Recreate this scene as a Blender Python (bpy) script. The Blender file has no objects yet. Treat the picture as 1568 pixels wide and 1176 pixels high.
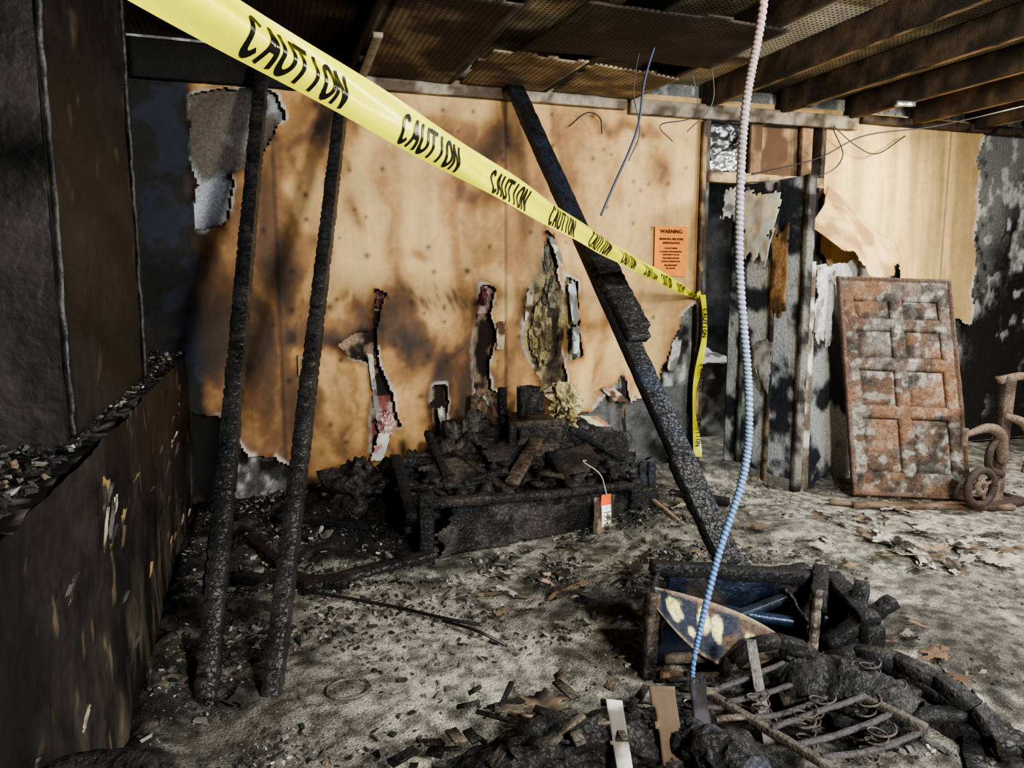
import bpy, math, random
import numpy as np
from mathutils import Vector
random.seed(7); rng=np.random.default_rng(7)

# ---------------------------------------------------------------- noise / colour
def lin(c):
    c=np.asarray(c,dtype=float)/255.0
    return np.where(c<=.04045,c/12.92,((c+.055)/1.055)**2.4)
def _h(ix,iy,iz,seed):
    n=(ix*73856093 ^ iy*19349663 ^ iz*83492791 ^ (seed*2654435761 & 0xffffffff)) & 0xffffffff
    n=((n^(n>>15))*2246822519)&0xffffffff
    n=((n^(n>>13))*3266489917)&0xffffffff
    n=n^(n>>16)
    return n/4294967295.0
def vn(p,seed=0):
    p=np.asarray(p,dtype=float); i=np.floor(p).astype(np.int64); f=p-i; f=f*f*(3-2*f)
    r=0
    for dx in (0,1):
        for dy in (0,1):
            for dz in (0,1):
                w=(f[...,0] if dx else 1-f[...,0])*(f[...,1] if dy else 1-f[...,1])*(f[...,2] if dz else 1-f[...,2])
                r=r+w*_h(i[...,0]+dx+5000,i[...,1]+dy+5000,i[...,2]+dz+5000,seed)
    return r
def fbm(p,o=4,seed=0):
    p=np.asarray(p,dtype=float); a=.5; s=0; t=0
    for k in range(o):
        s=s+a*vn(p*(2**k),seed+k*17); t+=a; a*=.5
    return s/t
def P3(x,y,z=None):
    x=np.asarray(x,dtype=float); y=np.asarray(y,dtype=float)+0*x
    z=np.zeros_like(x) if z is None else np.asarray(z,dtype=float)+0*x
    return np.stack([x,y,z],-1)
def sstep(a,b,x): 
    t=np.clip((x-a)/(b-a),0,1); return t*t*(3-2*t)
def mix(a,b,t): 
    t=np.asarray(t)[...,None]; return a*(1-t)+b*t
def sd_poly(x,z,poly):
    d=np.full(x.shape,1e9); s=np.zeros(x.shape,bool); n=len(poly)
    for i in range(n):
        ax,az=poly[i]; bx,bz=poly[(i+1)%n]
        ex,ez=bx-ax,bz-az; wx,wz=x-ax,z-az
        t=np.clip((wx*ex+wz*ez)/(ex*ex+ez*ez+1e-12),0,1)
        d=np.minimum(d,np.hypot(wx-ex*t,wz-ez*t))
        c=((az<=z)&(bz>z))|((bz<=z)&(az>z))
        xi=ax+(z-az)/(ez if abs(ez)>1e-9 else 1e-9)*ex
        s^=c&(x<xi)
    return np.where(s,-d,d)

# ---------------------------------------------------------------- materials
def material(name,rough=.7,bump=(60,.3),voro=None,spec=.5,metal=0,nscale=40,namt=.5,color=None,dots=None,rvar=.15):
    m=bpy.data.materials.new(name); m.use_nodes=True; nt=m.node_tree; N=nt.nodes; L=nt.links
    b=N['Principled BSDF']; b.inputs['Metallic'].default_value=metal
    b.inputs['Specular IOR Level'].default_value=spec
    tc=N.new('ShaderNodeTexCoord')
    at=N.new('ShaderNodeAttribute'); at.attribute_name='Col'; src=at.outputs['Color']
    nz=N.new('ShaderNodeTexNoise'); nz.inputs['Scale'].default_value=nscale; nz.inputs['Detail'].default_value=8
    nz.inputs['Roughness'].default_value=.65
    L.new(tc.outputs['Object'],nz.inputs['Vector'])
    mr=N.new('ShaderNodeMapRange'); mr.inputs[1].default_value=.3; mr.inputs[2].default_value=.7
    mr.inputs[3].default_value=1-namt; mr.inputs[4].default_value=1+namt
    L.new(nz.outputs['Fac'],mr.inputs[0])
    mul=N.new('ShaderNodeVectorMath'); mul.operation='SCALE'
    L.new(src,mul.inputs[0]); L.new(mr.outputs[0],mul.inputs['Scale'])
    out=mul.outputs[0]
    if dots:
        sp=N.new('ShaderNodeTexVoronoi'); sp.inputs['Scale'].default_value=dots; sp.inputs['Randomness'].default_value=0
        m2=N.new('ShaderNodeMapRange'); m2.inputs[1].default_value=.20; m2.inputs[2].default_value=.30
        m2.inputs[3].default_value=.12; m2.inputs[4].default_value=1
        mp=N.new('ShaderNodeMapping'); mp.inputs['Scale'].default_value=(1,1,0)
        L.new(tc.outputs['Object'],mp.inputs[0]); L.new(mp.outputs[0],sp.inputs['Vector'])
        L.new(sp.outputs['Distance'],m2.inputs[0])
        ml=N.new('ShaderNodeVectorMath'); ml.operation='SCALE'
        L.new(out,ml.inputs[0]); L.new(m2.outputs[0],ml.inputs['Scale']); out=ml.outputs[0]
    L.new(out,b.inputs['Base Color'])
    rr=N.new('ShaderNodeMapRange'); rr.inputs[3].default_value=max(0,rough-rvar); rr.inputs[4].default_value=min(1,rough+rvar)
    L.new(nz.outputs['Fac'],rr.inputs[0]); L.new(rr.outputs[0],b.inputs['Roughness'])
    n2=N.new('ShaderNodeTexNoise'); n2.inputs['Scale'].default_value=bump[0]; n2.inputs['Detail'].default_value=6
    L.new(tc.outputs['Object'],n2.inputs['Vector'])
    bp=N.new('ShaderNodeBump'); bp.inputs['Strength'].default_value=bump[1]; bp.inputs['Distance'].default_value=.01
    L.new(n2.outputs['Fac'],bp.inputs['Height'])
    last=bp
    if voro:
        vo=N.new('ShaderNodeTexVoronoi'); vo.feature='DISTANCE_TO_EDGE'; vo.inputs['Scale'].default_value=voro[0]
        wn=N.new('ShaderNodeVectorMath'); wn.operation='MULTIPLY_ADD'
        wn.inputs[1].default_value=(.05,.05,.05)
        L.new(nz.outputs['Color'],wn.inputs[0]); L.new(tc.outputs['Object'],wn.inputs[2])
        mpv=N.new('ShaderNodeMapping'); mpv.inputs['Scale'].default_value=voro[2] if len(voro)>2 else (1,1,1)
        L.new(wn.outputs[0],mpv.inputs[0]); L.new(mpv.outputs[0],vo.inputs['Vector'])
        m3=N.new('ShaderNodeMapRange'); m3.inputs[1].default_value=0; m3.inputs[2].default_value=.10
        L.new(vo.outputs['Distance'],m3.inputs[0])
        b2=N.new('ShaderNodeBump'); b2.inputs['Strength'].default_value=voro[1]; b2.inputs['Distance'].default_value=.006
        L.new(m3.outputs[0],b2.inputs['Height']); L.new(bp.outputs[0],b2.inputs['Normal']); last=b2
    L.new(last.outputs[0],b.inputs['Normal'])
    return m
M_char=material('charred_wood',.42,(60,.8),(40,.8,(1,1,2.0)),.5,nscale=30,namt=.7)
M_soft=material('charred_crust',.5,(70,1),(45,.6,(1,1,1)),.4,nscale=45,namt=.8)
M_panel=material('scorched_panel',.62,(45,.08),None,.3,nscale=16,namt=.12)
M_back=material('peeled_plaster',.85,(50,.5),None,.3,nscale=60,namt=.4)
M_floor=material('ash_floor',.92,(140,.9),None,.2,nscale=110,namt=.7)
M_left=material('soot_wall',.5,(30,.35),(14,.08,(1,.5,1.2)),.35,nscale=10,namt=.5)
M_chip=material('debris_matter',.75,(150,.4),None,.4,nscale=120,namt=.4)
M_rust=material('rusted_steel',.75,(110,.7),None,.3,metal=.1,nscale=55,namt=.55)
M_metal=material('blued_sheet_metal',.35,(60,.3),None,.6,metal=.6,nscale=30,namt=.4)
M_wood=material('rough_lumber',.75,(80,.3),None,.3,nscale=25,namt=.35)
M_tile=material('ceiling_pegboard',.8,(50,.15),None,.3,nscale=6,namt=.35,dots=34)
M_tape=material('tape_plastic',.3,(12,.15),None,.5,nscale=5,namt=.06,rvar=.08)
M_paper=material('paper',.8,(40,.15),None,.3,nscale=20,namt=.14)
M_fluff=material('insulation',.95,(70,1),None,.1,nscale=80,namt=.5)
M_foil=material('foil',.25,(25,1),None,.7,metal=.8,nscale=30,namt=.3)
M_cable=material('cable_plastic',.45,(60,.1),None,.5,nscale=20,namt=.15)

# ---------------------------------------------------------------- mesh builder
class MB:
    def __init__(s): s.V=[];s.F=[];s.C=[];s.M=[];s.n=0
    def add(s,V,F,col,mat=0):
        V=np.asarray(V,dtype=float).reshape(-1,3); col=np.asarray(col,dtype=float)
        if col.ndim==1: col=np.tile(col,(len(V),1))
        s.V.append(V); s.C.append(col.reshape(-1,3))
        s.F+= [tuple(int(i)+s.n for i in f) for f in F]; s.M+=[mat]*len(F); s.n+=len(V)
    def grid(s,G,col,mat=0,keep=None):
        a,b=G.shape[:2]; idx=np.arange(a*b).reshape(a,b)
        q=np.stack([idx[:-1,:-1],idx[1:,:-1],idx[1:,1:],idx[:-1,1:]],-1).reshape(-1,4)
        if keep is not None: q=q[keep.reshape(-1)]
        s.add(G.reshape(-1,3),q.tolist(),np.asarray(col).reshape(-1,3) if np.asarray(col).ndim>1 else col,mat)
    def box(s,lo,hi,col,mat=0,jit=0):
        x0,y0,z0=lo;x1,y1,z1=hi
        V=np.array([(x0,y0,z0),(x1,y0,z0),(x1,y1,z0),(x0,y1,z0),(x0,y0,z1),(x1,y0,z1),(x1,y1,z1),(x0,y1,z1)],float)
        V+=rng.uniform(-jit,jit,V.shape)
        s.add(V,[(0,3,2,1),(4,5,6,7),(0,1,5,4),(1,2,6,5),(2,3,7,6),(3,0,4,7)],col,mat)
    def beam(s,p0,p1,w,h,col,mat=0,rough=.006,up=(0,0,1),taper=1,seg=.03,c2=None,cs=0,bend=0):
        p0=np.array(p0,float);p1=np.array(p1,float);d=p1-p0;L=np.linalg.norm(d);d/=L
        up=np.array(up,float)
        if abs(d@up)>.95: up=np.array((0,1,0.)) if abs(d[1])<.9 else np.array((1.,0,0))
        a=np.cross(d,up);a/=np.linalg.norm(a);b=np.cross(a,d)
        seg=min(seg,.014) if rough>=.006 else seg
        n=max(3,int(L/seg)); t=np.linspace(0,1,n)
        c=.93
        prof=np.array([(-1,-c),(-c,-1),(0,-1),(c,-1),(1,-c),(1,0),(1,c),(c,1),(0,1),(-c,1),(-1,c),(-1,0)])
        m=len(prof)
        sc=(1+(taper-1)*t)[:,None,None]
        G=(p0+d*L*t[:,None])[:,None,:]+sc*(prof[None,:,0:1]*a*w/2+prof[None,:,1:2]*b*h/2)
        G=G+b*(bend*np.sin(np.pi*t))[:,None,None]
        ns=np.stack([fbm(G*22,3,k+int(L*977)%50)-.5 for k in range(3)],-1)
        G=G+ns*rough*1.5
        if rough>=.006:
            ph=t*L/.042+1.8*vn(P3(t*L*7,0*t),5); crack=np.exp(-((ph-np.round(ph))/.10)**2)[:,None,None]
            G=G-(G-G.mean(1,keepdims=True))*crack*.14
        cc=np.tile(np.asarray(col,float),(n,m,1))
        if c2 is not None:
            f=sstep(.45,.62,fbm(G*11,4,int(cs)+3)); cc=mix(cc,np.asarray(c2,float),f)
        if rough>=.006: cc=cc*(1-.7*crack)
        idx=np.arange(n*m).reshape(n,m); F=[]
        for i in range(n-1):
            for j in range(m):
                k=(j+1)%m; F.append((idx[i,j],idx[i,k],idx[i+1,k],idx[i+1,j]))
        F.append(tuple(idx[0,::-1]));F.append(tuple(idx[-1]))
        s.add(G,F,cc,mat)
    def tube(s,path,r,col,mat=0,sides=8,helix=0,seg=None):
        path=np.array(path,float)
        d=np.r_[0,np.cumsum(np.linalg.norm(np.diff(path,axis=0),axis=1))];L=d[-1]
        seg=seg or max(.01,L/80)
        n=max(3,int(L/seg)); q=np.linspace(0,L,n)
        if len(path)>2:
            PP=np.vstack([2*path[0]-path[1],path,2*path[-1]-path[-2]])
            out=[]
            for x in q:
                i=min(len(path)-2,max(0,np.searchsorted(d,x)-1)); t=(x-d[i])/(d[i+1]-d[i]+1e-9)
                a,b,c,e=PP[i],PP[i+1],PP[i+2],PP[i+3]
                out.append(.5*((2*b)+(-a+c)*t+(2*a-5*b+4*c-e)*t*t+(-a+3*b-3*c+e)*t**3))
            Q=np.array(out)
        else: Q=path[0]+(path[1]-path[0])*(q/L)[:,None]
        T=np.gradient(Q,axis=0);T/=np.linalg.norm(T,axis=1,keepdims=True)
        ref=np.array((0.31,.95,.05)) if abs(T[:,1]).mean()<.8 else np.array((0,.1,1.))
        A=np.cross(T,ref);A/=np.linalg.norm(A,axis=1,keepdims=True);B=np.cross(T,A)
        th=np.linspace(0,2*np.pi,sides,endpoint=False)
        rr=np.full((n,sides),1.0)*(np.interp(q/L,np.linspace(0,1,len(r)),r)[:,None] if hasattr(r,'__len__') else r)
        if helix: rr=rr*(1+.13*np.sin(q[:,None]/helix*2*np.pi+th[None]))
        G=Q[:,None]+rr[...,None]*(np.cos(th)[None,:,None]*A[:,None]+np.sin(th)[None,:,None]*B[:,None])
        col=np.asarray(col,float)
        if col.ndim==2:
            k=np.linspace(0,1,len(col)); cc=np.stack([np.interp(q/L,k,col[:,c]) for c in range(3)],-1)
            cc=np.repeat(cc[:,None],sides,1)
            if helix: cc=cc*(.75+.3*np.sin(q[:,None]/helix*2*np.pi+th[None]))[...,None]
        else: cc=np.tile(col,(n,sides,1))
        idx=np.arange(n*sides).reshape(n,sides);F=[]
        for i in range(n-1):
            for j in range(sides):
                k=(j+1)%sides;F.append((idx[i,j],idx[i,k],idx[i+1,k],idx[i+1,j]))
        F.append(tuple(idx[0,::-1]));F.append(tuple(idx[-1]))
        s.add(G,F,cc,mat)
    def sheet(s,c00,c10,c11,c01,col,mat=0,n=24,m=24,wav=.02,freq=6,c2=None,cth=.5,jag=.0,seed=0,bulge=0,holes=None,soft=.07):
        c=[np.array(q,float) for q in (c00,c10,c11,c01)]
        u=np.linspace(0,1,n)[:,None,None];v=np.linspace(0,1,m)[None,:,None]
        G=c[0]*(1-u)*(1-v)+c[1]*u*(1-v)+c[2]*u*v+c[3]*(1-u)*v
        N=np.cross(c[1]-c[0],c[3]-c[0]);N/=np.linalg.norm(N)
        f=fbm(G*freq,4,seed+31)-.5
        cf=fbm(G*freq*1.3+9,6,seed+5)
        G=G+N*(f*2*wav+bulge*(np.sin(np.pi*u)*np.sin(np.pi*v))[...,0])[...,None]
        cc=np.tile(np.asarray(col,float),(n,m,1))
        if c2 is not None:
            cc=mix(cc,np.asarray(c2,float),sstep(cth-soft,cth+soft,cf))
        keep=None
        if jag>0:
            uu=(u+0*v)[...,0];vv=(v+0*u)[...,0]
            e=np.minimum(np.minimum(uu,1-uu),np.minimum(vv,1-vv))
            k=e>jag*(fbm(np.stack([uu*5,vv*5,0*uu+seed],-1),4,seed)-.35)*2
            if holes: k&=fbm(np.stack([uu*4,vv*4,0*uu+seed+9],-1),3,seed+3)>holes
            keep=k[:-1,:-1]
        s.grid(G,cc,mat,keep)
    def chips(s,pos,size,cols,mat=0,flat=.4):
        n=len(pos); size=np.asarray(size)
        base=np.array([(-1,-1,-1),(1,-1,-1),(1,1,-1),(-1,1,-1),(-1,-1,1),(1,-1,1),(1,1,1),(-1,1,1)],float)
        V=np.tile(base,(n,1,1))*rng.uniform(.35,1.1,(n,8,3))
        asp=np.stack([rng.uniform(.6,1.8,n),rng.uniform(.3,1,n),rng.uniform(.12,flat*1.6,n)],-1)
        V*=asp[:,None,:]*size[:,None,None]*.5
        a=rng.uniform(0,2*np.pi,n);b=rng.normal(0,.45,n)
        ca,sa,cb,sb=np.cos(a),np.sin(a),np.cos(b),np.sin(b)
        x=V[...,0]*cb[:,None]+V[...,2]*sb[:,None];z=-V[...,0]*sb[:,None]+V[...,2]*cb[:,None];y=V[...,1]
        X=x*ca[:,None]-y*sa[:,None];Y=x*sa[:,None]+y*ca[:,None]
        V=np.stack([X,Y,z],-1)+pos[:,None,:]
        f=np.array([(0,3,2,1),(4,5,6,7),(0,1,5,4),(1,2,6,5),(2,3,7,6),(3,0,4,7)])
        F=(f[None]+(np.arange(n)*8)[:,None,None]).reshape(-1,4).tolist()
        s.add(V,F,np.repeat(cols[:,None],8,1),mat)
    def build(s,name,mats,smooth=True,solid=0):
        V=np.vstack(s.V);C=np.vstack(s.C)
        me=bpy.data.meshes.new(name); me.from_pydata(V.tolist(),[],s.F); 
        for m in mats: me.materials.append(m)
        me.polygons.foreach_set('material_index',np.array(s.M,dtype=np.int32))
        at=me.color_attributes.new('Col','FLOAT_COLOR','POINT')
        at.data.foreach_set('color',np.c_[np.clip(C,0,1),np.ones(len(C))].astype(np.float32).ravel())
        me.polygons.foreach_set('use_smooth',np.full(len(s.F),smooth))
        me.update()
        o=bpy.data.objects.new(name,me); bpy.context.collection.objects.link(o)
        if solid:
            md=o.modifiers.new('thickness','SOLIDIFY'); md.thickness=solid; md.offset=0
        return o

BLK=lin((20,19,18)); BLK2=lin((36,33,31)); GRY=lin((112,110,104)); WHT=lin((186,183,174)); TAN=lin((200,165,108))
BRN=lin((80,58,42)); RST=lin((96,74,60)); YEL=lin((200,178,96)); CRM=lin((212,200,168)); BLU=lin((34,42,58))

# ---------------------------------------------------------------- room shell: back wall
HOLES=dict(
ul=[(-.30,2.33),(-.11,2.39),(.13,2.36),(.18,2.25),(.01,1.97),(-.13,1.95),(-.16,1.64),(-.30,1.64)],
hA=[(.67,1.28),(.73,1.26),(.70,1.14),(.67,1.02),(.68,.82),(.75,.65),(.79,.45),(.71,.43),(.63,.29),(.62,.5),(.65,.66),(.62,.84),(.50,.88),(.45,.96),(.55,1.02),(.64,1.04)],
hB=[(1.33,1.31),(1.40,1.29),(1.39,1.13),(1.42,.96),(1.37,.8),(1.39,.63),(1.46,.58),(1.49,.46),(1.38,.3),(1.33,.21),(1.26,.3),(1.31,.46),(1.29,.67),(1.27,.88),(1.30,1.08)],
hC=[(1.76,1.68),(1.81,1.62),(1.84,1.38),(1.89,1.25),(1.87,.9),(1.92,.66),(1.83,.53),(1.68,.8),(1.61,.97),(1.64,1.25),(1.74,1.38)],
hD=[(1.90,1.38),(1.99,1.33),(2.02,.85),(1.94,.82),(1.90,1.15)],
hE=[(1.3,-.1),(1.35,.18),(1.78,.42),(1.92,.52),(2.1,.40),(2.22,.58),(2.34,.72),(2.39,.5),(2.53,.53),(2.68,.8),(2.8,1.12),(3.1,1.3),(3.1,-.1)],
hF=[(1.02,.68),(1.10,.68),(1.10,.43),(1.05,.3),(1.0,.46)],
hL=[(-.1,.32),(.05,.30),(.2,.12),(.2,-.1),(-.6,-.1),(-.6,.6),(-.25,.55)],
hG=[(3.8,1.62),(4.0,1.45),(4.1,1.35),(4.3,1.45),(4.62,1.6),(4.68,1.32),(5.1,1.1),(5.34,.98),(5.44,1.0),(5.38,2.6),(6.4,2.6),(6.4,-.1),(3.8,-.1)],
)
SOOT=[(-.38,1.2,.14,1.8,1.0),(-.18,.95,.22,.35,.65),(.32,2.2,.20,.22,.75),(.42,2.0,.12,.2,.55),(.05,1.75,.14,.25,.5),(.12,1.35,.12,.22,.7),(.5,.98,.45,.07,.75),
(.78,1.5,.05,.5,.5),(.80,.95,.10,.3,.5),(1.02,.72,.14,.34,.85),(1.15,1.1,.08,.25,.45),(1.25,.55,.10,.42,.85),(1.35,2.2,.24,.10,.7),(1.6,2.28,.10,.24,.65),
(1.95,2.18,.14,.18,.55),(2.57,2.05,.08,.14,.6),(2.3,2.35,.3,.06,.45),(2.93,1.2,.05,1.2,.5),(1.60,1.05,.07,.42,.45),(.85,.0,.7,.16,.9),(1.45,.55,.10,.3,.6),
(.18,.5,.14,.22,.45),(.63,1.12,.06,.16,.55),(.95,1.55,.05,.04,.7),(.55,1.78,.05,.04,.6),(.16,.98,.04,.04,1),(1.85,1.9,.18,.10,.35),(4.1,2.33,.2,.07,.4),(3.95,1.9,.08,.3,.3),
(2.2,1.95,.06,.25,.35),(1.2,1.9,.3,.08,.3),(.6,2.3,.6,.12,.3),(1.15,1.45,.05,.35,.4),(.35,1.5,.05,.4,.4),(2.15,1.0,.05,.4,.3),(2.45,1.0,.04,.3,.25),(.45,.3,.08,.2,.4)]
st=.0115
xs=np.arange(-.62,6.36,st); zs=np.arange(0,2.56,st)
X,Z=np.meshgrid(xs,zs,indexing='ij')
nz=fbm(P3(X*7,0*X,Z*7),5,3)-.5; nzf=fbm(P3(X*30,0*X,Z*30),3,4)-.5
D=np.full(X.shape,9.0)
for k,p in HOLES.items():
    amp=.10 if k in('hE','hG','ul') else .05
    D=np.minimum(D,sd_poly(X,Z,p)+amp*nz+.02*nzf)
wx=(fbm(P3(X*3,0*X,Z*2),4,9)-.5);wz=(fbm(P3(X*3+7,0*X,Z*2),4,10)-.5)
Xw=X+.30*wx;Zw=Z+.5*wz
soot=np.zeros(X.shape)
for (a,b,c,d,e) in SOOT: soot+=e*np.exp(-((Xw-a)/c)**2-((Zw-b)/d)**2)
flame=fbm(P3(X*5+3*wx,0*X,Z*1.8+2*wz),5,12); fl=sstep(.32,.68,flame)
mott=fbm(P3(X*1.8+5+wx,0*X,Z*1.5+wz),4,21)
leftness=1-sstep(1.3,2.6,X)*.7
fine=fbm(P3(X*40,0*X,Z*40),3,15)
s_=soot*(.40+.85*fl) + (sstep(.48,.72,flame)*.30*(1-sstep(.9,2.2,Z)*.4)+sstep(.45,.75,mott)*.20)*leftness+.07+(.18*(1-sstep(-.1,.6,X)))*sstep(.3,.6,mott)
s_+=.42*np.exp(-np.clip(D,0,1)/.03)*sstep(.35,.6,flame+.1)
s_=s_+(fine-.5)*.25*np.clip(s_*2,0,1)
s_=np.where(X>3.87,s_*.5,s_)
s_=1.1*(1-np.exp(-s_*1.15))
ramp_t=[0,.15,.35,.6,.9,1.1]
ramp_c=np.array([lin(c) for c in [(208,180,126),(192,158,106),(156,118,72),(108,76,46),(54,40,30),(24,20,18)]])
C=np.stack([np.interp(s_,ramp_t,ramp_c[:,k]) for k in range(3)],-1)
streak=fbm(P3(X*22,0*X,Z*1.2),3,33)
C*= (.84+.32*streak)[...,None]
C=np.where((X>3.87)[...,None],C*(.72+.42*sstep(.35,.65,fbm(P3(X*9+.5*Z,0*X,Z*.9),4,34)))[...,None],C)
for sx in (.11,1.50,2.88,5.1):
    g=np.exp(-((X-sx)/.008)**2); C*=(1-.75*g)[...,None]
for _ in range(110):
    a,b=rng.uniform(.0,2.9),rng.uniform(.3,2.4); r=rng.uniform(.009,.018)
    C*=(1-.8*np.exp(-((X-a)**2+(Z-b)**2)/r**2))[...,None]
for _ in range(60):
    a=rng.uniform(.85,1.45);b=1.22+rng.normal(0,.035)
    C*=(1-.5*np.exp(-(((X-a)+(Z-b)*.5)/.009)**2-((Z-b)/.025)**2))[...,None]
edge=np.exp(-((D-.012)/.010)**2)*sstep(.42,.55,fbm(P3(X*6,0*X,Z*6),2,77))
C=mix(C,WHT,np.clip(edge,0,1)*.8)
blk=1-sstep(-.36,-.29,X+.05*nz*2); C=mix(C,mix(np.tile(BLK*.6,(*X.shape,1)),BLU*.6,sstep(.45,.6,fbm(P3(X*9,0*X,Z*9),4,44))),blk)
curl=np.exp(-np.clip(D,0,1)/.022)*.030*(.3+1.2*vn(P3(X*8,0*X,Z*8),8))*(1-blk)
Yw=4.6-curl+.006*(fbm(P3(X*2,0*X,Z*2),3,55)-.5)
keep=(D>0)
opening=(X>2.93)&(X<3.87)&(Z<2.42)
keep&=~opening
keep&=~((X>3.86)&(X<3.9)&(Z<1.9))
kb=keep[:-1,:-1]&keep[1:,1:]&keep[1:,:-1]&keep[:-1,1:]
mb=MB(); mb.grid(np.stack([X,Yw,Z],-1),C,0,kb)
st2=.014; xs=np.arange(-.64,6.4,st2);zs=np.arange(0,2.66,st2);X2,Z2=np.meshgrid(xs,zs,indexing='ij')
n1=fbm(P3(X2*4,0*X2,Z2*4),6,41);n2=fbm(P3(X2*14,0*X2,Z2*9),4,42);n3=fbm(P3(X2*3+2*n2,0*X2,Z2*1.6),6,43)
gt=sstep(.36,.58,n3*.75+n2*.25+.14*(Z2-1.2))
C2=mix(np.tile(BLK*1.3,(*X2.shape,1)),lin((116,116,112)),gt)
C2=mix(C2,lin((176,176,172)),sstep(.56,.70,n2)*gt)
u_=sd_poly(X2,Z2,HOLES['ul']); C2=np.where((u_<.15)[...,None],mix(np.tile(lin((160,162,168)),(*X2.shape,1)),lin((92,86,80)),sstep(.50,.66,n1)),C2)
ctr=(X2<2.95)&(Z2<.60)&(X2>.3); C2=np.where(ctr[...,None],mix(np.tile(BLK*1.2,(*X2.shape,1)),lin((92,92,90)),sstep(.42,.64,n1)),C2)
cav=np.zeros(X2.shape,bool)
for k in('hA','hB','hF'): cav|=sd_poly(X2,Z2,HOLES[k])<.1
C2=np.where(cav[...,None],mix(np.tile(lin((38,30,25)),(*X2.shape,1)),lin((140,118,98)),sstep(.5,.62,n2)),C2)
cc_=sd_poly(X2,Z2,HOLES['hC'])<.1
C2=np.where(cc_[...,None],mix(np.tile(lin((160,146,106)),(*X2.shape,1)),lin((74,66,54)),sstep(.45,.6,n2)),C2)
pk=((sd_poly(X2,Z2,HOLES['hA'])<.1)&((Z2<.62)|(Z2>1.15)))|((sd_poly(X2,Z2,HOLES['hB'])<.1)&(Z2>1.12))
C2=np.where(pk[...,None],mix(np.tile(lin((124,76,72)),(*X2.shape,1)),lin((195,174,168)),sstep(.45,.6,n2)),C2)
lft=(X2<-.2)&(Z2<1.5); C2=np.where(lft[...,None],mix(np.tile(BLK,(*X2.shape,1)),lin((60,50,42)),sstep(.5,.65,n1)),C2)
k2=~((X2>2.93)&(X2<3.87)&(Z2<2.42))
mb.grid(np.stack([X2,4.665-.03*(n1-.3)*np.where(cc_,2,.6),Z2],-1),C2,1,(k2[:-1,:-1]&k2[1:,1:]&k2[1:,:-1]&k2[:-1,1:]))
WALL=mb.build('wall_back',[M_panel,M_back])

# floor ------------------------------------------------------------------------
HE=[(1.25,4.0,.75,.30,.18),(1.6,2.85,.45,.4,.05),(.3,3.9,.5,.45,.13),(-.1,2.9,.35,.9,.05),(1.2,1.5,.6,.3,.10),(1.5,4.4,2.2,.22,.12),(2.0,3.5,.3,.3,.06),(2.35,2.0,.3,.3,.04),(-.35,2.5,.1,2,.06),(2.7,3.2,.3,.2,.03),(3.1,2.8,.4,.2,.025),(1.9,4.1,.3,.2,.10)]
def fh(x,y):
    h=0
    for a,b,c,d,e in HE: h=h+e*np.exp(-((x-a)/c)**2-((y-b)/d)**2)
    p=P3(x,y)
    return np.maximum(0,h*(.5+fbm(p*4,3,61))+.050*(fbm(p*8,6,62)-.4)*np.clip(.26+h*9,0,1))
st3=.016
xs=np.arange(-.64,5.6,st3);ys=np.arange(.6,4.64,st3);X3,Y3=np.meshgrid(xs,ys,indexing='ij')
def fcol(X3,Y3,Hh):
    p=P3(X3,Y3); a1=fbm(p*1.7,4,71);a2=fbm(p*9,5,72);a3=fbm(p*30,3,73)
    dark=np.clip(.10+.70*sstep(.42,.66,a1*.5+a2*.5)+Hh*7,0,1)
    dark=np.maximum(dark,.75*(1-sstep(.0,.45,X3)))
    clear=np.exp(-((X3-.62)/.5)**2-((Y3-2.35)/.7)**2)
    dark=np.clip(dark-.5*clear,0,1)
    litR=sstep(1.9,2.6,X3)*sstep(1.2,2.0,Y3); dark=np.clip(dark-.30*litR,0,1)  # lamp-lit right side of the floor, brightness painted into the colour
    c=mix(np.tile(lin((146,143,131)),(*X3.shape,1)),lin((32,30,29)),dark)
    return c*(.45+1.1*sstep(.25,.75,a3))[...,None]
Hh=fh(X3,Y3)
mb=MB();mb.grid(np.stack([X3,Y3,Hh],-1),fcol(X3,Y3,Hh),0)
for (a,b,c,d) in [(-.64,6.4,-2.6,.62),(-.64,6.4,4.6,7.1),(5.58,6.4,.6,4.64)]:
    A,B=np.meshgrid(np.arange(a,b+.05,.05),np.arange(c,d+.05,.05),indexing='ij');A=np.minimum(A,b);B=np.minimum(B,d)
    h=fh(A,B)*0+.0; mb.grid(np.stack([A,B,h-.002],-1),fcol(A,B,h),0)
mb.build('floor',[M_floor])

# left wall ----------------------------------------------------------------------
def vwall(mb,x,y0,y1,z0,z1,colf,mat=0,st=.025,amp=.02,seed=0):
    ys=np.arange(y0,y1+st,st);zs=np.arange(z0,z1+st,st);A,B=np.meshgrid(ys,zs,indexing='ij');A=np.minimum(A,y1);B=np.minimum(B,z1)
    n=fbm(P3(A*4,B*4),5,seed+1)-.5
    mb.grid(np.stack([x+amp*2*n,A,B],-1),colf(A,B),mat)
def c_up(A,B):
    n=fbm(P3(A*1.2,B*5),5,81);m=fbm(P3(A*9,B*9),3,82)
    c=mix(np.tile(lin((13,12,12)),(*A.shape,1)),lin((28,26,25)),sstep(.45,.68,n))
    return mix(c,lin((80,62,44)),sstep(.74,.80,m)*.5)
def c_low(A,B):
    n=fbm(P3(A*3,B*1.6),5,83);m=fbm(P3(A*8,B*3),4,84);k=fbm(P3(A*22,B*6),4,85)
    c=mix(np.tile(lin((16,15,15)),(*A.shape,1)),lin((36,33,31)),sstep(.42,.62,n))
    c=mix(c,lin((84,76,62)),sstep(.40,.66,m)*(1-sstep(.15,.55,B))*.8)
    c=mix(c,lin((120,104,78)),sstep(.73,.77,k)*.4)
    return c
mb=MB()
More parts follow.
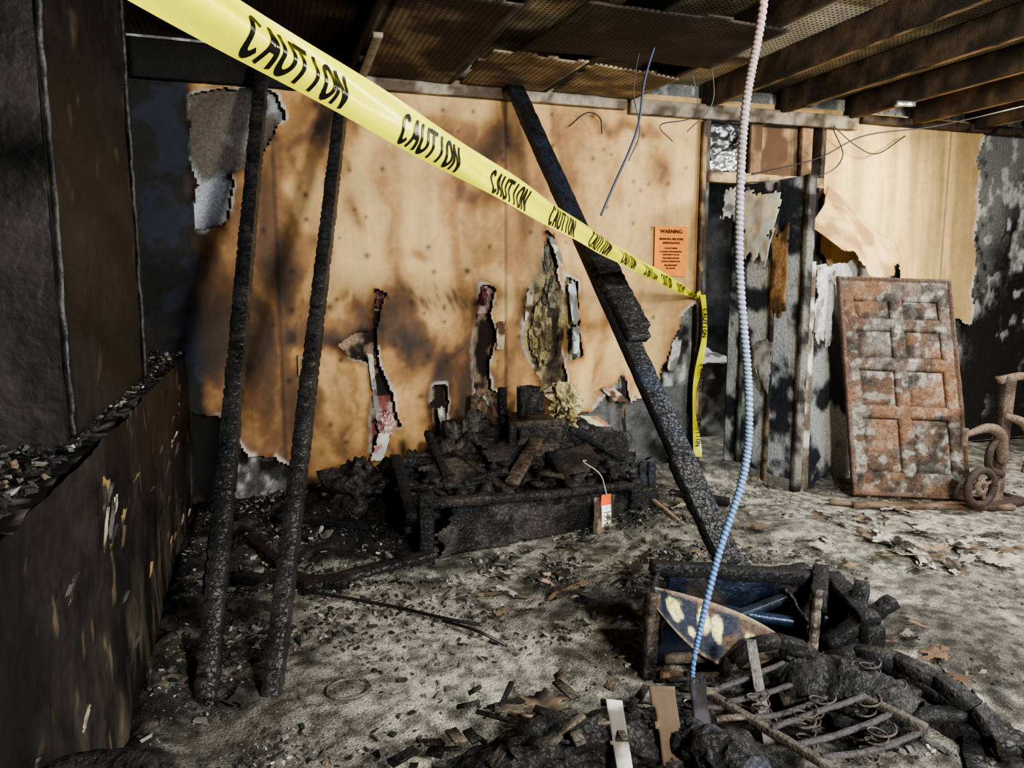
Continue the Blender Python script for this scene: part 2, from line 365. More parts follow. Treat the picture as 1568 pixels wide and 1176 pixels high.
vwall(mb,-.62,-2.6,4.66,.0,2.66,c_up,0)
vwall(mb,-.41,-2.6,4.62,0,.92,c_low,0,st=.016,amp=.022)
ys=np.arange(-2.6,4.62,.02);xx=np.linspace(-.63,-.405,13);A,B=np.meshgrid(xx,ys,indexing='ij')
mb.grid(np.stack([A,B,.92+.04*(fbm(P3(A*12,B*12),4,87)-.3)],-1),mix(np.tile(BLK,(*A.shape,1)),GRY*.6,sstep(.55,.7,fbm(P3(A*25,B*25),2,88))),0)
mb.build('wall_left',[M_left])
mb=MB()
vwall(mb,-.452,2.02,3.32,.93,2.64,c_up,0,amp=.010,seed=5)
mb.sheet((-.62,2.02,.93),(-.452,2.02,.93),(-.452,2.02,2.64),(-.62,2.02,2.64),BLK*.8,0,10,50,.006,c2=BLK2*.8)
mb.sheet((-.452,3.32,.93),(-.62,3.32,.93),(-.62,3.32,2.64),(-.452,3.32,2.64),BLK,0,10,50,.008)
mb.beam((-.447,2.06,.95),(-.447,2.06,2.62),.018,.03,BLK*.6,0,.007)
mb.beam((-.444,3.3,.95),(-.444,3.3,2.62),.016,.04,BLK*.6,0,.007)
mb.build('charred_wall_bay',[M_left])
mb=MB()
for y in (-.2,.9,1.45,3.75,4.2): mb.beam((-.6,y,.95),(-.6,y,2.62),.05,.07,BLK*.7,0,.008)
mb.build('charred_wall_studs',[M_char])
mb=MB()
for k in range(44):
    y=rng.uniform(1.2,4.3); z=rng.uniform(.1,.88); L=rng.uniform(.02,.09); w=rng.uniform(.004,.012)
    if k<6: y=rng.uniform(1.92,2.10);L=rng.uniform(.08,.14);z=rng.uniform(.66,.84)
    c=[CRM*.42,TAN*.32,BRN*.8,GRY*.4][k%4]
    mb.sheet((-.385,y-w,z-L/2),(-.38,y+w,z-L/2),(-.365,y+w*.4,z+L/2),(-.375,y-w*.6,z+L/2),c,0,6,16,.012,14,BLK2,.5,.2,k)
mb.build('peeling_veneer_splinters',[M_paper])
mb=MB();mb.beam((-.33,1.4,.04),(-.345,3.3,.05),.03,.06,lin((110,102,90)),0,.012,c2=BLK,cs=2);mb.beam((-.35,3.3,.05),(-.36,4.5,.06),.03,.06,BLK2,0,.012)
mb.build('baseboard_left',[M_wood])
mb=MB()
th=np.linspace(0,2*np.pi,49)[None,:];zz=np.array([0,.1,.2,.3,.4,.5,.56,.585,.6,.595,.58,.56])[:,None];rr=np.array([.085,.088,.09,.092,.094,.096,.097,.096,.088,.07,.04,.0])[:,None]
G=np.stack([-.275+rr*np.cos(th)*(1+.06*np.sin(3*th)),1.17+rr*np.sin(th),zz+0*th],-1);G+=.02*(fbm(G*14,3,3)-.5)[...,None]
mb.grid(G,mix(np.tile(BLK,(*G.shape[:2],1)),BLK2,sstep(.45,.6,fbm(G*20,3,4))),0);mb.build('charred_waste_bin',[M_soft])

mb=MB();vwall(mb,6.34,-2.6,4.66,0,2.66,c_up,0,.05);mb.build('wall_right',[M_left])
def wy(name,y,x0,x1,cA=BLK,cB=BLK2):
    mb=MB();mb.sheet((x0,y,0),(x1,y,0),(x1,y,2.66),(x0,y,2.66),cA,0,80,40,.01,3,cB,.5);mb.build(name,[M_left])
wy('wall_front',-2.58,-.64,6.36); wy('wall_back_room',7.05,-.64,6.4,lin((60,58,56)),lin((84,84,84)))

# ceiling ------------------------------------------------------------------------
xs=np.arange(-.64,6.4,.04);ys=np.arange(-2.6,7.1,.04);A,B=np.meshgrid(xs,ys,indexing='ij')
n=fbm(P3(A*1.5,B*1.5),4,91);m=fbm(P3(A*5,B*5),3,92)
Cc=mix(np.tile(lin((188,172,138)),(*A.shape,1)),lin((94,84,68)),sstep(.4,.6,n*.6+m*.4))
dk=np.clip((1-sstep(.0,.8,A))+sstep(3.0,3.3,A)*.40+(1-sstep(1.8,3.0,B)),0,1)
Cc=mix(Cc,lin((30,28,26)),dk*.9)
Cc=np.where(((A>2.35)&(A<2.9)&(B>3.1)&(B<4.0))[...,None],lin((196,190,170)),Cc)
seam=(np.abs(((A+.05)%.59)-.02)<.02)
Cc=np.where(seam[...,None],Cc*.3,Cc)
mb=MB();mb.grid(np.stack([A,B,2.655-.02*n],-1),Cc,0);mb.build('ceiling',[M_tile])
mb=MB()
J=lin((46,41,37));J2=lin((84,70,56))
for k,x in enumerate([.53,1.12,1.72,2.32,2.90,3.49,4.08,4.68,5.28,5.88]):
    mb.beam((x,-2.5,2.565),(x,4.58,2.565),.04,.15,BLK if k<3 and k!=1 else J,0,.003,seg=.06,c2=J2 if k not in(0,2) else None,cs=k)
for k,x in enumerate([2.90,3.49,4.08,4.68,5.28]): mb.beam((x+.02,1.2,2.492),(x+.02,4.5,2.492),.022,.012,lin((154,124,90)),0,.002,seg=.08,c2=J,cs=k+3)
mb.build('ceiling_joists',[M_wood])
mb=MB()
GW=lin((150,140,124))
mb.beam((.45,4.56,2.475),(2.3,4.56,2.475),.05,.085,GW,0,.003,c2=lin((86,74,62)),cs=1)
mb.beam((2.33,4.555,2.455),(4.15,4.555,2.46),.05,.09,GW*.8,0,.003,c2=lin((70,60,50)),cs=5)
mb.beam((4.2,4.57,2.50),(6.3,4.57,2.50),.05,.06,lin((70,56,44)),0,.003,c2=BLK,cs=8)
mb.beam((-.6,4.57,2.50),(.42,4.57,2.50),.05,.20,BLK*.7,0,.005)
mb.build('trim_top_plate',[M_wood])
mb=MB()
mb.sheet((1.35,3.05,2.50),(2.35,3.0,2.47),(2.4,3.75,2.49),(1.25,3.7,2.48),lin((62,55,48)),0,40,30,.012,3,lin((42,37,33)),.5,.03,3)
mb.sheet((1.75,3.85,2.50),(2.3,3.85,2.46),(2.3,4.5,2.49),(1.75,4.5,2.5),lin((176,158,124)),0,20,20,.01,3,lin((112,98,78)),.5,.03,6)
mb.sheet((1.16,3.8,2.50),(1.7,3.8,2.48),(1.7,4.5,2.49),(1.16,4.5,2.5),lin((150,132,104)),0,20,20,.01,3,lin((86,74,60)),.5,.03,7)
mb.sheet((.55,3.1,2.49),(1.1,3.1,2.48),(1.1,4.5,2.49),(.55,4.5,2.5),lin((130,114,90)),0,20,40,.012,3,lin((54,47,40)),.5,.03,8)
mb.build('sagging_ceiling_panels',[M_tile],solid=.008)
mb=MB();mb.beam((.58,3.7,2.475),(.6,4.45,2.475),.045,.02,GW,0,.002);mb.build('ceiling_batten',[M_wood])

# doorway ------------------------------------------------------------------------
mb=MB()
DW=lin((70,58,48))
mb.beam((2.925,4.62,0),(2.925,4.62,2.42),.04,.12,DW,0,.004,c2=GRY*.7,cs=1)
mb.beam((2.90,4.57,.4),(2.90,4.57,2.4),.03,.03,DW,0,.004,c2=lin((150,124,90)),cs=3)
mb.beam((3.88,4.62,0),(3.88,4.62,2.42),.04,.12,DW,0,.004,c2=BLK,cs=2)
mb.beam((2.93,4.59,2.04),(3.88,4.59,2.03),.09,.07,lin((176,154,116)),0,.003,c2=lin((96,76,56)),cs=4)
mb.beam((3.34,4.62,2.07),(3.34,4.62,2.42),.09,.04,lin((120,96,70)),0,.003,c2=BRN,cs=6)
mb.beam((3.77,4.62,2.07),(3.77,4.62,2.42),.09,.04,lin((140,112,82)),0,.003,c2=BRN,cs=6)
mb.build('door_frame',[M_wood])
mb=MB();mb.sheet((2.95,4.66,2.07),(3.32,4.66,2.07),(3.32,4.68,2.42),(2.95,4.68,2.42),lin((120,122,125)),0,40,30,.05,14,lin((40,38,36)),.55)
mb.sheet((2.96,4.62,2.09),(3.25,4.62,2.08),(3.22,4.64,2.25),(2.98,4.64,2.2),lin((190,192,196)),0,30,20,.05,18,jag=.1)
mb.build('foil_insulation',[M_foil])
mb=MB();mb.sheet((3.36,4.66,2.07),(3.75,4.66,2.07),(3.75,4.67,2.42),(3.36,4.67,2.42),lin((142,120,86)),0,20,20,.02,5,BRN,.5)
mb.build('transom_kraft_paper',[M_paper])
mb=MB()
def leaf(a,b,z0,z1,col,c2,th=.5,off=0,n=60,m=150,seed=0,wav=.008):
    mb.sheet((a[0]+off,a[1],z0),(b[0]+off,b[1],z0),(b[0]+off,b[1],z1),(a[0]+off,a[1],z1),col,0,n,m,wav,5,c2,th,0,seed,soft=.09)
LA=(3.10,4.50);LB=(3.19,3.86)
leaf(LB,LA,.02,1.97,lin((38,43,50)),lin((172,176,180)),.51,0,seed=2)
leaf(LA,LB,.02,1.97,BLK,BLK2,.5,.045,seed=3)
mb.beam((3.20,3.855,.0),(3.20,3.855,1.97),.05,.04,BLK2,0,.005,c2=GRY,cs=4)
mb.beam((3.155,4.1,.0),(3.155,4.1,1.95),.035,.03,BLK2,0,.005,c2=lin((110,92,72)),cs=9)
mb.beam((3.12,4.36,.0),(3.12,4.36,1.95),.03,.03,BLK2,0,.005,c2=lin((90,90,86)),cs=9)
mb.beam((3.11,4.5,.03),(3.20,3.86,.03),.03,.08,lin((120,118,110)),0,.004)
mb.sheet((3.13,4.12,1.1),(3.15,3.97,1.1),(3.15,3.97,1.7),(3.12,4.12,1.62),lin((150,118,80)),0,12,40,.015,8,BRN,.5,.12,3)
LEAF=mb.build('door_charred_leaf',[M_back],solid=.006)
mb=MB()
mb.sheet((3.06,4.36,1.5),(3.1,4.12,1.42),(3.13,4.0,1.93),(3.06,4.4,1.92),CRM,0,26,36,.03,6,WHT,.5,.2,11)
mb.sheet((3.0,4.5,1.75),(3.06,4.42,1.74),(3.08,4.42,1.96),(3.02,4.5,1.96),WHT,0,12,20,.02,8,GRY,.6,.2,15)
mb.sheet((3.09,4.2,.75),(3.11,4.05,.6),(3.12,4.02,.98),(3.1,4.25,.92),lin((160,160,158)),0,20,24,.03,6,GRY,.5,.25,13)
o=mb.build('hanging_wallpaper_strips',[M_paper],solid=.003);o.parent=LEAF
mb=MB()
mb.sheet((3.25,3.86,0),(3.75,4.0,0),(3.95,4.25,1.5),(3.27,3.93,1.42),lin((34,35,40)),0,90,200,.012,4,lin((160,160,158)),.50,.05,21,soft=.08)
mb.beam((3.255,3.85,0),(3.27,3.9,1.45),.04,.03,lin((84,74,62)),0,.005,c2=WHT,cs=2)
mb.sheet((3.28,3.85,.95),(3.46,3.91,.9),(3.52,3.96,1.42),(3.28,3.88,1.42),lin((176,174,168)),0,30,30,.02,8,GRY,.55,.2,25)
mb.build('charred_drywall_sheet',[M_back],solid=.012)
mb=MB()
n=80
u=np.linspace(0,1,n)[:,None];v=np.linspace(0,1,n)[None,:]
TL=np.array((3.93,4.56,2.02));TR=np.array((4.50,4.42,1.55));BL=np.array((3.50,4.22,1.70));BR=np.array((4.02,4.00,1.22))
G=TL*((1-u)*(1-v))[...,None]+TR*(u*(1-v))[...,None]+BR*(u*v)[...,None]+BL*((1-u)*v)[...,None]
G[...,1]-=.05*np.sin(np.pi*v)+.06*(fbm(G*4,3,5)-.5)+.05*np.sin(u*5)*v
uu=u+0*v;vv=v+0*u
k=(vv<1.0-.22*fbm(P3(uu*7,vv*2),4,3)*sstep(.3,.5,uu))&(uu<1-.12*fbm(P3(uu*2,vv*7),3,4))
mb.grid(G,mix(np.tile(lin((196,168,120)),(n,n,1)),lin((146,116,80)),sstep(.4,.65,fbm(G*6,5,6))),0,k[:-1,:-1])
mb.build('drooping_panel_flap',[M_paper],solid=.004)
mb=MB()
mb.sheet((2.9,5.6,.0),(3.9,5.5,.0),(3.9,5.55,.62),(2.9,5.6,.62),lin((170,168,160)),0,50,40,.06,6,lin((110,106,100)),.5)
mb.sheet((2.9,5.6,.62),(3.9,5.5,.62),(3.9,6.2,.75),(2.9,6.2,.75),lin((190,188,180)),0,50,40,.06,6,lin((110,106,100)),.5)
mb.build('sooty_covered_sofa',[M_paper])
mb=MB()
mb.box((3.2,6.3,0),(3.9,6.75,1.25),lin((64,62,62)),0);mb.box((3.25,6.28,.7),(3.85,6.31,1.15),lin((108,106,104)),0);mb.box((3.25,6.28,.1),(3.85,6.31,.62),lin((90,88,86)),0)
mb.build('burnt_cabinet',[M_back],False)

# warning sign --------------------------------------------------------------------
def text_geo(body,size,align='CENTER',off=0):
    c=bpy.data.curves.new('t','FONT');c.body=body;c.size=size;c.align_x=align;c.resolution_u=3;c.offset=off
    o=bpy.data.objects.new('t',c);bpy.context.collection.objects.link(o)
    dg=bpy.context.evaluated_depsgraph_get();me=bpy.data.meshes.new_from_object(o.evaluated_get(dg))
    V=np.array([v.co[:] for v in me.vertices]);F=[tuple(p.vertices) for p in me.polygons]
    bpy.data.objects.remove(o);bpy.data.curves.remove(c);bpy.data.meshes.remove(me);return V,F
mb=MB()
x0,x1,z0,z1=2.545,2.795,1.365,1.70
mb.sheet((x0,4.575,z0),(x1,4.575,z0),(x1,4.575,z1),(x0,4.575,z1),lin((240,146,66)),0,8,10,.003,3)
z=z1-.045
for t,sz,gap in [('WARNING:',.034,.045),('MUNICIPAL FIRE SCENE',.0175,.026),('INVESTIGATION',.0175,.034),('DO NOT ENTER',.013,.022),('BY ORDER OF THE FIRE MARSHAL',.011,.020),('UNDER PENALTY OF LAW',.011,.024),('THIS SCENE IS SECURED',.012,.022),('CONTACT INVESTIGATOR',.012,.026),('FIRE DEPARTMENT',.012,.02),('TEL. 555 0100',.012,.02)]:
    V,F=text_geo(t,sz,'CENTER',.0006);V=np.stack([V[:,0]+(x0+x1)/2,np.full(len(V),4.5685),V[:,1]+z],-1)
    mb.add(V,F,lin((50,20,8)),0);z-=gap
mb.build('warning_sign',[M_paper],False)
mb=MB();mb.box((.2,4.57,.78),(.30,4.61,.90),lin((140,120,88)),0);mb.box((.225,4.562,.80),(.275,4.572,.88),lin((60,50,40)),0);mb.build('wall_outlet',[M_paper],False)
mb=MB()
def strip(pts,w,c,c2,seed):
    for (a,b) in zip(pts[:-1],pts[1:]):
        mb.sheet((a[0]-w/2,a[1],a[2]),(a[0]+w/2,a[1],a[2]),(b[0]+w/2*.9,b[1],b[2]),(b[0]-w/2*.9,b[1],b[2]),c,0,12,26,.015,12,c2,.5,.16,seed)
strip([(.62,4.575,.92),(.64,4.55,.66),(.66,4.53,.48)],.035,WHT,GRY,1)
strip([(.70,4.57,.42),(.64,4.53,.24)],.09,WHT,lin((150,104,98)),2)
strip([(1.34,4.58,.62),(1.42,4.54,.45)],.05,WHT,BRN,3); strip([(1.38,4.58,.35),(1.33,4.54,.2)],.07,WHT,GRY,4)
strip([(1.06,4.58,.55),(1.07,4.55,.3)],.05,WHT,GRY,5)
strip([(1.94,4.585,1.34),(1.97,4.56,1.05),(1.96,4.54,.86)],.06,lin((186,190,198)),GRY,6)
strip([(1.46,4.58,1.08),(1.44,4.55,.9)],.06,lin((180,164,138)),BRN,7)
strip([(1.66,4.58,1.3),(1.63,4.56,1.08)],.05,CRM*.8,BRN,17);strip([(1.80,4.58,1.62),(1.86,4.55,1.42)],.05,CRM*.8,GRY,18)
strip([(2.2,4.57,.62),(2.3,4.53,.52)],.12,CRM*.8,BRN,8); strip([(2.05,4.58,.44),(2.16,4.52,.36)],.15,CRM*.8,lin((150,116,84)),9)
strip([(1.85,4.58,.66),(1.7,4.5,.58)],.1,CRM*.8,BLK,10)
strip([(2.33,4.58,.7),(2.35,4.56,.1)],.03,lin((120,100,76)),BLK,12);strip([(2.75,4.58,.95),(2.68,4.54,.72)],.08,WHT*.9,GRY,14)
o=mb.build('torn_wall_paper',[M_paper],solid=.003);o.parent=WALL
mb=MB()
def blob(mb,c,r,col,c2,mat=0,seed=0,amp=.45,n=36):
    th=np.linspace(0,np.pi,n)[:,None];ph=np.linspace(0,2*np.pi,2*n)[None,:]
    D_=np.stack([np.sin(th)*np.cos(ph),np.sin(th)*np.sin(ph),np.cos(th)+0*ph],-1)
    f=fbm(D_*2.5+seed*3.1,6,seed)-.5
    G=np.array(c)+D_*np.array(r)*(1+amp*2*f)[...,None]
    mb.grid(G,mix(np.tile(np.asarray(col,float),(*f.shape,1)),np.asarray(c2,float),sstep(-.06,.08,fbm(D_*6+seed,3,seed+9)-.5)),mat)
blob(mb,(1.75,4.645,1.00),(.07,.03,.16),lin((176,162,116)),lin((110,100,80)),seed=1,amp=1)
blob(mb,(1.81,4.645,1.25),(.05,.03,.09),lin((150,142,116)),lin((84,78,66)),seed=8,amp=1)
blob(mb,(1.79,4.645,1.5),(.025,.025,.09),lin((140,136,120)),lin((80,78,70)),seed=2,amp=.9)
blob(mb,(.68,4.63,1.22),(.03,.03,.05),lin((124,80,78)),lin((60,42,40)),seed=5)
blob(mb,(.72,4.61,.45),(.05,.035,.08),lin((150,100,98)),lin((200,176,172)),seed=6,amp=.7)
blob(mb,(1.35,4.63,1.24),(.03,.03,.06),lin((124,76,74)),lin((80,54,50)),seed=7,amp=.7)
o=mb.build('exposed_insulation',[M_fluff]);o.parent=WALL
mb=MB()
blob(mb,(1.83,4.40,.58),(.10,.07,.10),lin((210,198,148)),lin((160,144,104)),seed=3,amp=.9,n=50)
blob(mb,(1.80,4.35,.46),(.08,.07,.07),lin((170,156,110)),lin((60,54,44)),seed=4,amp=.9,n=50)
mb.build('fallen_insulation_batt',[M_fluff])

# charred posts & diagonal beam ---------------------------------------------------
CH=lin((20,19,19));CH2=lin((46,44,43))
mb=MB();mb.beam((-.215,2.38,.0),(.075,4.40,2.50),.062,.085,CH,0,.006,c2=CH2,cs=1)
mb.beam((-.12,3.02,.72),(-.2,2.62,.28),.05,.07,CH,0,.008);mb.build('charred_post',[M_char])
mb=MB();mb.beam((-.02,2.36,.0),(.51,4.42,2.50),.058,.08,lin((32,30,28)),0,.006,c2=CH2,cs=2);mb.build('charred_post.001',[M_char])
mb=MB();a=np.array((1.77,2.30,.02));b=np.array((1.5,4.46,2.50))
mb.beam(a,b,.10,.05,CH,0,.0055,c2=BLU*.8,cs=3)  # bluish sheen on the char is painted in as the second colour
f=lambda t:a+(b-a)*t
mb.beam(f(.42)+(.03,-.05,.0),f(.62)+(.0,-.05,.0),.12,.05,CH,0,.006,c2=CH2,cs=4)
mb.beam(f(.44)+(.09,-.03,.0),f(.58)+(.07,-.03,.0),.06,.05,CH,0,.007)
mb.beam(f(.08)+(-.03,-.045,.0),f(.23)+(-.04,-.045,.0),.10,.05,CH,0,.007)
mb.build('charred_diagonal_beam',[M_char])

# caution tape --------------------------------------------------------------------
A_=np.array((-.61,.552,1.82));B_=np.array((2.875,4.56,1.225));D_=B_-A_;Lt=np.linalg.norm(D_);D_/=Lt
U_=np.array((0,0,1.))-D_*D_[2];U_/=np.linalg.norm(U_);N_=np.cross(U_,D_)
if N_@(-A_)<0:N_=-N_
def tp(s,v):
    s=np.asarray(s,float);v=np.asarray(v,float)
    t=s/Lt;w=.080*(1-.62*sstep(.80,1,t))
    curl=.014*(1-4*v*v)+.004*np.sin(s*9+v*5)*(1)+.006*np.sin(v*7+s*2.5)
    sag=-.02*4*t*(1-t)
    tw=.25*np.sin(s*1.3)
    U=U_*np.cos(tw)[...,None]+N_*np.sin(tw)[...,None]
    return A_+D_*s[...,None]+U*(v*w)[...,None]+N_*curl[...,None]+np.array((0,0,1.))*sag[...,None]
TY=lin((214,212,34));INK=lin((14,14,11))
ell=lambda a0,a1,cx=.5,cy=.5,rx=.5,ry=.5,n=22:[(cx+rx*math.cos(t),cy+ry*math.sin(t)) for t in np.linspace(math.radians(a0),math.radians(a1),n)]
GL={'C':[ell(50,310)],'A':[[(0,0),(.5,1),(1,0)],[(.2,.36),(.8,.36)]],'U':[[(0,1),(0,.35)]+ell(180,360,.5,.35,.5,.35)+[(1,1)]],'T':[[(-.05,1),(1.05,1)],[(.5,1),(.5,0)]],'I':[[(.5,0),(.5,1)]],'O':[ell(0,360)],'N':[[(0,0),(0,1),(1,0),(1,1)]]}
def caution(fn,LX,LY,hw):
    """stroke lettering; fn(x metres along, y metres up)->3D points"""
    x=0;W_=LX/7
    for ch in 'CAUTION':
        for pl_ in GL[ch]:
            for (a,b) in zip(pl_[:-1],pl_[1:]):
                a_=np.array((x+W_*.13+a[0]*W_*.70,hw+a[1]*(LY-2*hw)));b_=np.array((x+W_*.13+b[0]*W_*.70,hw+b[1]*(LY-2*hw)))
                d=b_-a_;l=np.linalg.norm(d);d/=l;nn=np.array((-d[1],d[0]));a_=a_-d*hw*.7;b_=b_+d*hw*.7
                k=max(2,int((l+hw)/.004)+1);t=np.linspace(0,1,k)[:,None,None];w=np.array((-1,0,1.))[None,:,None]
                Q=a_+(b_-a_)*t+nn*w*hw
                mb.grid(fn(Q[...,0],Q[...,1]),np.tile(INK,(k,3,1)),0)
        x+=W_
mb=MB()
S,Vv=np.meshgrid(np.linspace(0,Lt,300),np.linspace(-.5,.5,17),indexing='ij')
mb.grid(tp(S,Vv),np.tile(TY,(*S.shape,1)),0)
s=.15+.317-.45
while s<Lt-.3:
    if s>-.2:
        s0=s;off=.0022
        caution(lambda X_,Y_:tp(np.maximum(0.01,s0+X_),-.46+Y_/.080)+N_*off,.26,.060,.0044)
    s+=.45
zz=np.linspace(0,1,70)[:,None];vv=np.linspace(-.5,.5,9)[None,:]
w=.045+.012*np.sin(zz*9)
px=2.885-.02*zz+.012*np.sin(zz*8)+vv*w*np.cos(.5*np.sin(zz*6));py=4.50-.03*np.sin(zz*7)+vv*.03*np.sin(zz*11)
G=np.stack([px,py,1.24-1.13*zz+0*vv],-1);mb.grid(G,np.tile(TY,(70,9,1)),0)
for k in range(3):
    caution(lambda X_,Y_:np.stack([2.862-.01*k+Y_,np.full(X_.shape,4.452),1.15-k*.38-X_],-1),.2,.034,.0028)
for k in range(4):
    q=rng.uniform(-.015,.015,3);mb.beam(np.array((2.86,4.53,1.25))+q,np.array((2.92,4.55,1.20))-q,.012,.03,TY,0,.005)
mb.build('caution_tape',[M_tape])
mb=MB()
R=[(1.50,2,2.75),(1.456,2,2.16),(1.405,2,1.821),(1.408,2,1.395),(1.462,2,.985),(1.459,2,.73),(1.373,2,.455),(1.30,2,.131),(1.295,2,.0)]
R=[(x*.92,y*.92,1.335+(z-1.335)*.92) for x,y,z in R]
mb.tube(R,[.0115]*7+[.010,.006],np.array([lin(c) for c in [(196,154,146),(180,152,146),(156,146,150),(130,146,172),(104,136,180),(88,126,182)]]),0,14,helix=.0135,seg=.0022)  # pinkish cable; the blue lower end paints a cool light tint into it
mb.tube([R[-1],(1.17,1.79,.12),(1.08,1.72,.16),(.98,1.69,.12)],.003,lin((170,185,170)),0)
mb.build('ribbed_conduit',[M_cable])
mb=MB()
mb.tube([(1.95,3.5,2.58),(1.87,3.5,2.335),(1.83,3.5,2.08),(1.70,3.5,1.79),(1.64,3.5,1.66)],.006,lin((52,60,84)),0,helix=.012,seg=.004)
mb.tube([(1.9,3.6,2.56),(1.86,3.6,2.3),(1.9,3.6,2.1),(1.84,3.6,1.95)],.003,lin((60,60,66)),0)
mb.tube([(2.35,3.9,2.6),(2.45,3.95,2.3),(2.3,4.1,2.25),(2.5,4.3,2.2)],.003,lin((60,60,66)),0)
mb.tube([(2.5,3.9,2.6),(2.52,3.9,2.35),(2.42,4.0,2.2)],.003,lin((90,90,90)),0)
mb.tube([(1.9,4.55,2.3),(2.0,4.5,2.38),(2.1,4.52,2.36),(2.13,4.55,2.27)],.004,lin((30,30,30)),0)
mb.tube([(3.2,4.45,2.05),(3.6,4.3,2.15),(3.9,4.2,2.3),(4.3,4.0,2.35),(4.6,3.6,2.42)],.004,lin((40,40,44)),0)
mb.tube([(3.9,4.5,2.4),(3.95,4.45,2.2),(3.7,4.4,2.05),(3.2,4.5,2.0)],.004,lin((24,24,26)),0)
mb.tube([(4.6,4.55,2.4),(4.3,4.5,2.25),(4.1,4.5,2.3),(3.9,4.5,2.42)],.004,lin((24,24,26)),0)
mb.build('hanging_wires',[M_cable])
mb=MB();mb.beam((3.95,4.0,2.47),(4.1,4.0,2.475),.03,.03,lin((180,184,190)),0,.001);mb.build('junction_fitting',[M_foil])

# burnt chest of drawers ----------------------------------------------------------------
Zu=np.array((0,0,1.))
mb=MB()
p0=np.array((.72,3.38,0));p1=np.array((1.98,3.62,0));dx=(p1-p0)/np.linalg.norm(p1-p0);dn=np.array((-dx[1],dx[0],0))
def q(a,b,z): return p0+dx*a+dn*b+Zu*z
def pl(a,b,c,d,col=CH,c2=None,n=36,m=16,jag=.04,seed=0,mat=0): mb.sheet(a,b,c,d,col,mat,n,m,.014,7,c2,.5,jag,seed)
W_=1.22
pl(q(0,0,0),q(W_,0,0),q(W_,0,.23),q(.04,0,.29),CH,lin((58,55,52)),90,26,.12,1)
pl(q(0,.5,0),q(W_,.5,0),q(W_,.5,.30),q(0,.5,.36),CH,None,60,20,.2,2)
for a in (.0,.42,.80,W_): pl(q(a,0,0),q(a,.5,0),q(a,.5,.30),q(a,0,.25),CH,CH2,24,16,.16,int(a*10)+3)
pl(q(0,0,.08),q(W_,0,.08),q(W_,.5,.14),q(0,.5,.14),BLK,lin((60,56,50)),40,20,.02,8)
mb.beam(q(-.02,-.01,.30),q(.62,-.01,.25),.05,.035,lin((48,40,34)),0,.006,c2=CH,cs=4)
mb.beam(q(.6,-.01,.25),q(W_,.0,.22),.05,.03,CH,0,.008,c2=CH2)
mb.beam(q(-.02,.0,.0),q(-.02,.0,.34),.06,.06,CH,0,.008);mb.beam(q(W_,.0,.0),q(W_,.0,.25),.06,.06,CH,0,.008)
mb.beam(q(-.08,.02,.22),q(.02,.5,.40),.05,.05,CH,0,.008);mb.beam(q(0,.5,.38),q(.7,.52,.34),.04,.04,CH,0,.01)
mb.beam(q(.44,0,.27),q(.36,.48,.40),.04,.03,lin((60,50,42)),0,.006,c2=CH);mb.beam(q(.8,.0,.26),q(.95,.5,.36),.04,.03,CH,0,.008)
mb.beam(q(.5,.1,.3),q(.85,.42,.44),.07,.02,lin((84,72,60)),0,.006,c2=CH)
mb.beam(q(.15,.3,.25),q(.5,.15,.36),.04,.03,CH,0,.008);mb.beam(q(.2,.1,.2),q(.25,.6,.5),.035,.03,CH,0,.008);mb.beam(q(.7,.3,.2),q(1.2,.45,.36),.05,.03,CH,0,.008,c2=CH2)
mb.beam(q(.95,.1,.2),q(1.15,.55,.32),.04,.03,lin((64,56,48)),0,.008,c2=CH)
mb.beam(q(1.26,-.02,0),q(1.26,-.02,.2),.16,.04,CH,0,.01)
for k in range(9): blob(mb,q(.05+.14*k,.28+.1*math.sin(k*2),.19),(.12,.13,.10),CH,CH2,0,seed=40+k,amp=1.0,n=28)
for k in range(5): blob(mb,q(-.15+.3*k,.62,.22),(.16,.12,.13+.03*(k%2)),BLK,lin((54,50,46)),0,seed=80+k,amp=1.0,n=28)
pl(q(.1,.2,.28),q(.4,.12,.30),q(.42,.42,.40),q(.08,.46,.36),CH,lin((70,66,60)),24,20,.2,31);pl(q(.86,.15,.27),q(1.15,.1,.26),q(1.2,.4,.38),q(.84,.42,.36),lin((50,48,46)),CH,24,20,.25,33)
pl(q(.5,.3,.30),q(.8,.25,.30),q(.78,.52,.46),q(.5,.52,.44),CH,CH2,24,20,.25,35)
for k in range(34):
    a_=rng.uniform(-.15,1.3);b_=rng.uniform(.05,.7);z_=.26+rng.uniform(0,.10);t_=rng.uniform(0,6.28);L_=rng.uniform(.03,.09);o_=np.array((math.cos(t_),math.sin(t_),rng.normal(0,.3)))*L_
    mb.beam(q(a_,b_,z_)-o_,q(a_,b_,z_)+o_,rng.uniform(.015,.045),rng.uniform(.006,.014),[CH,CH2,lin((60,54,48)),CH,BLK][k%5],0,.005)
mb.build('burnt_dresser',[M_soft],solid=.01)
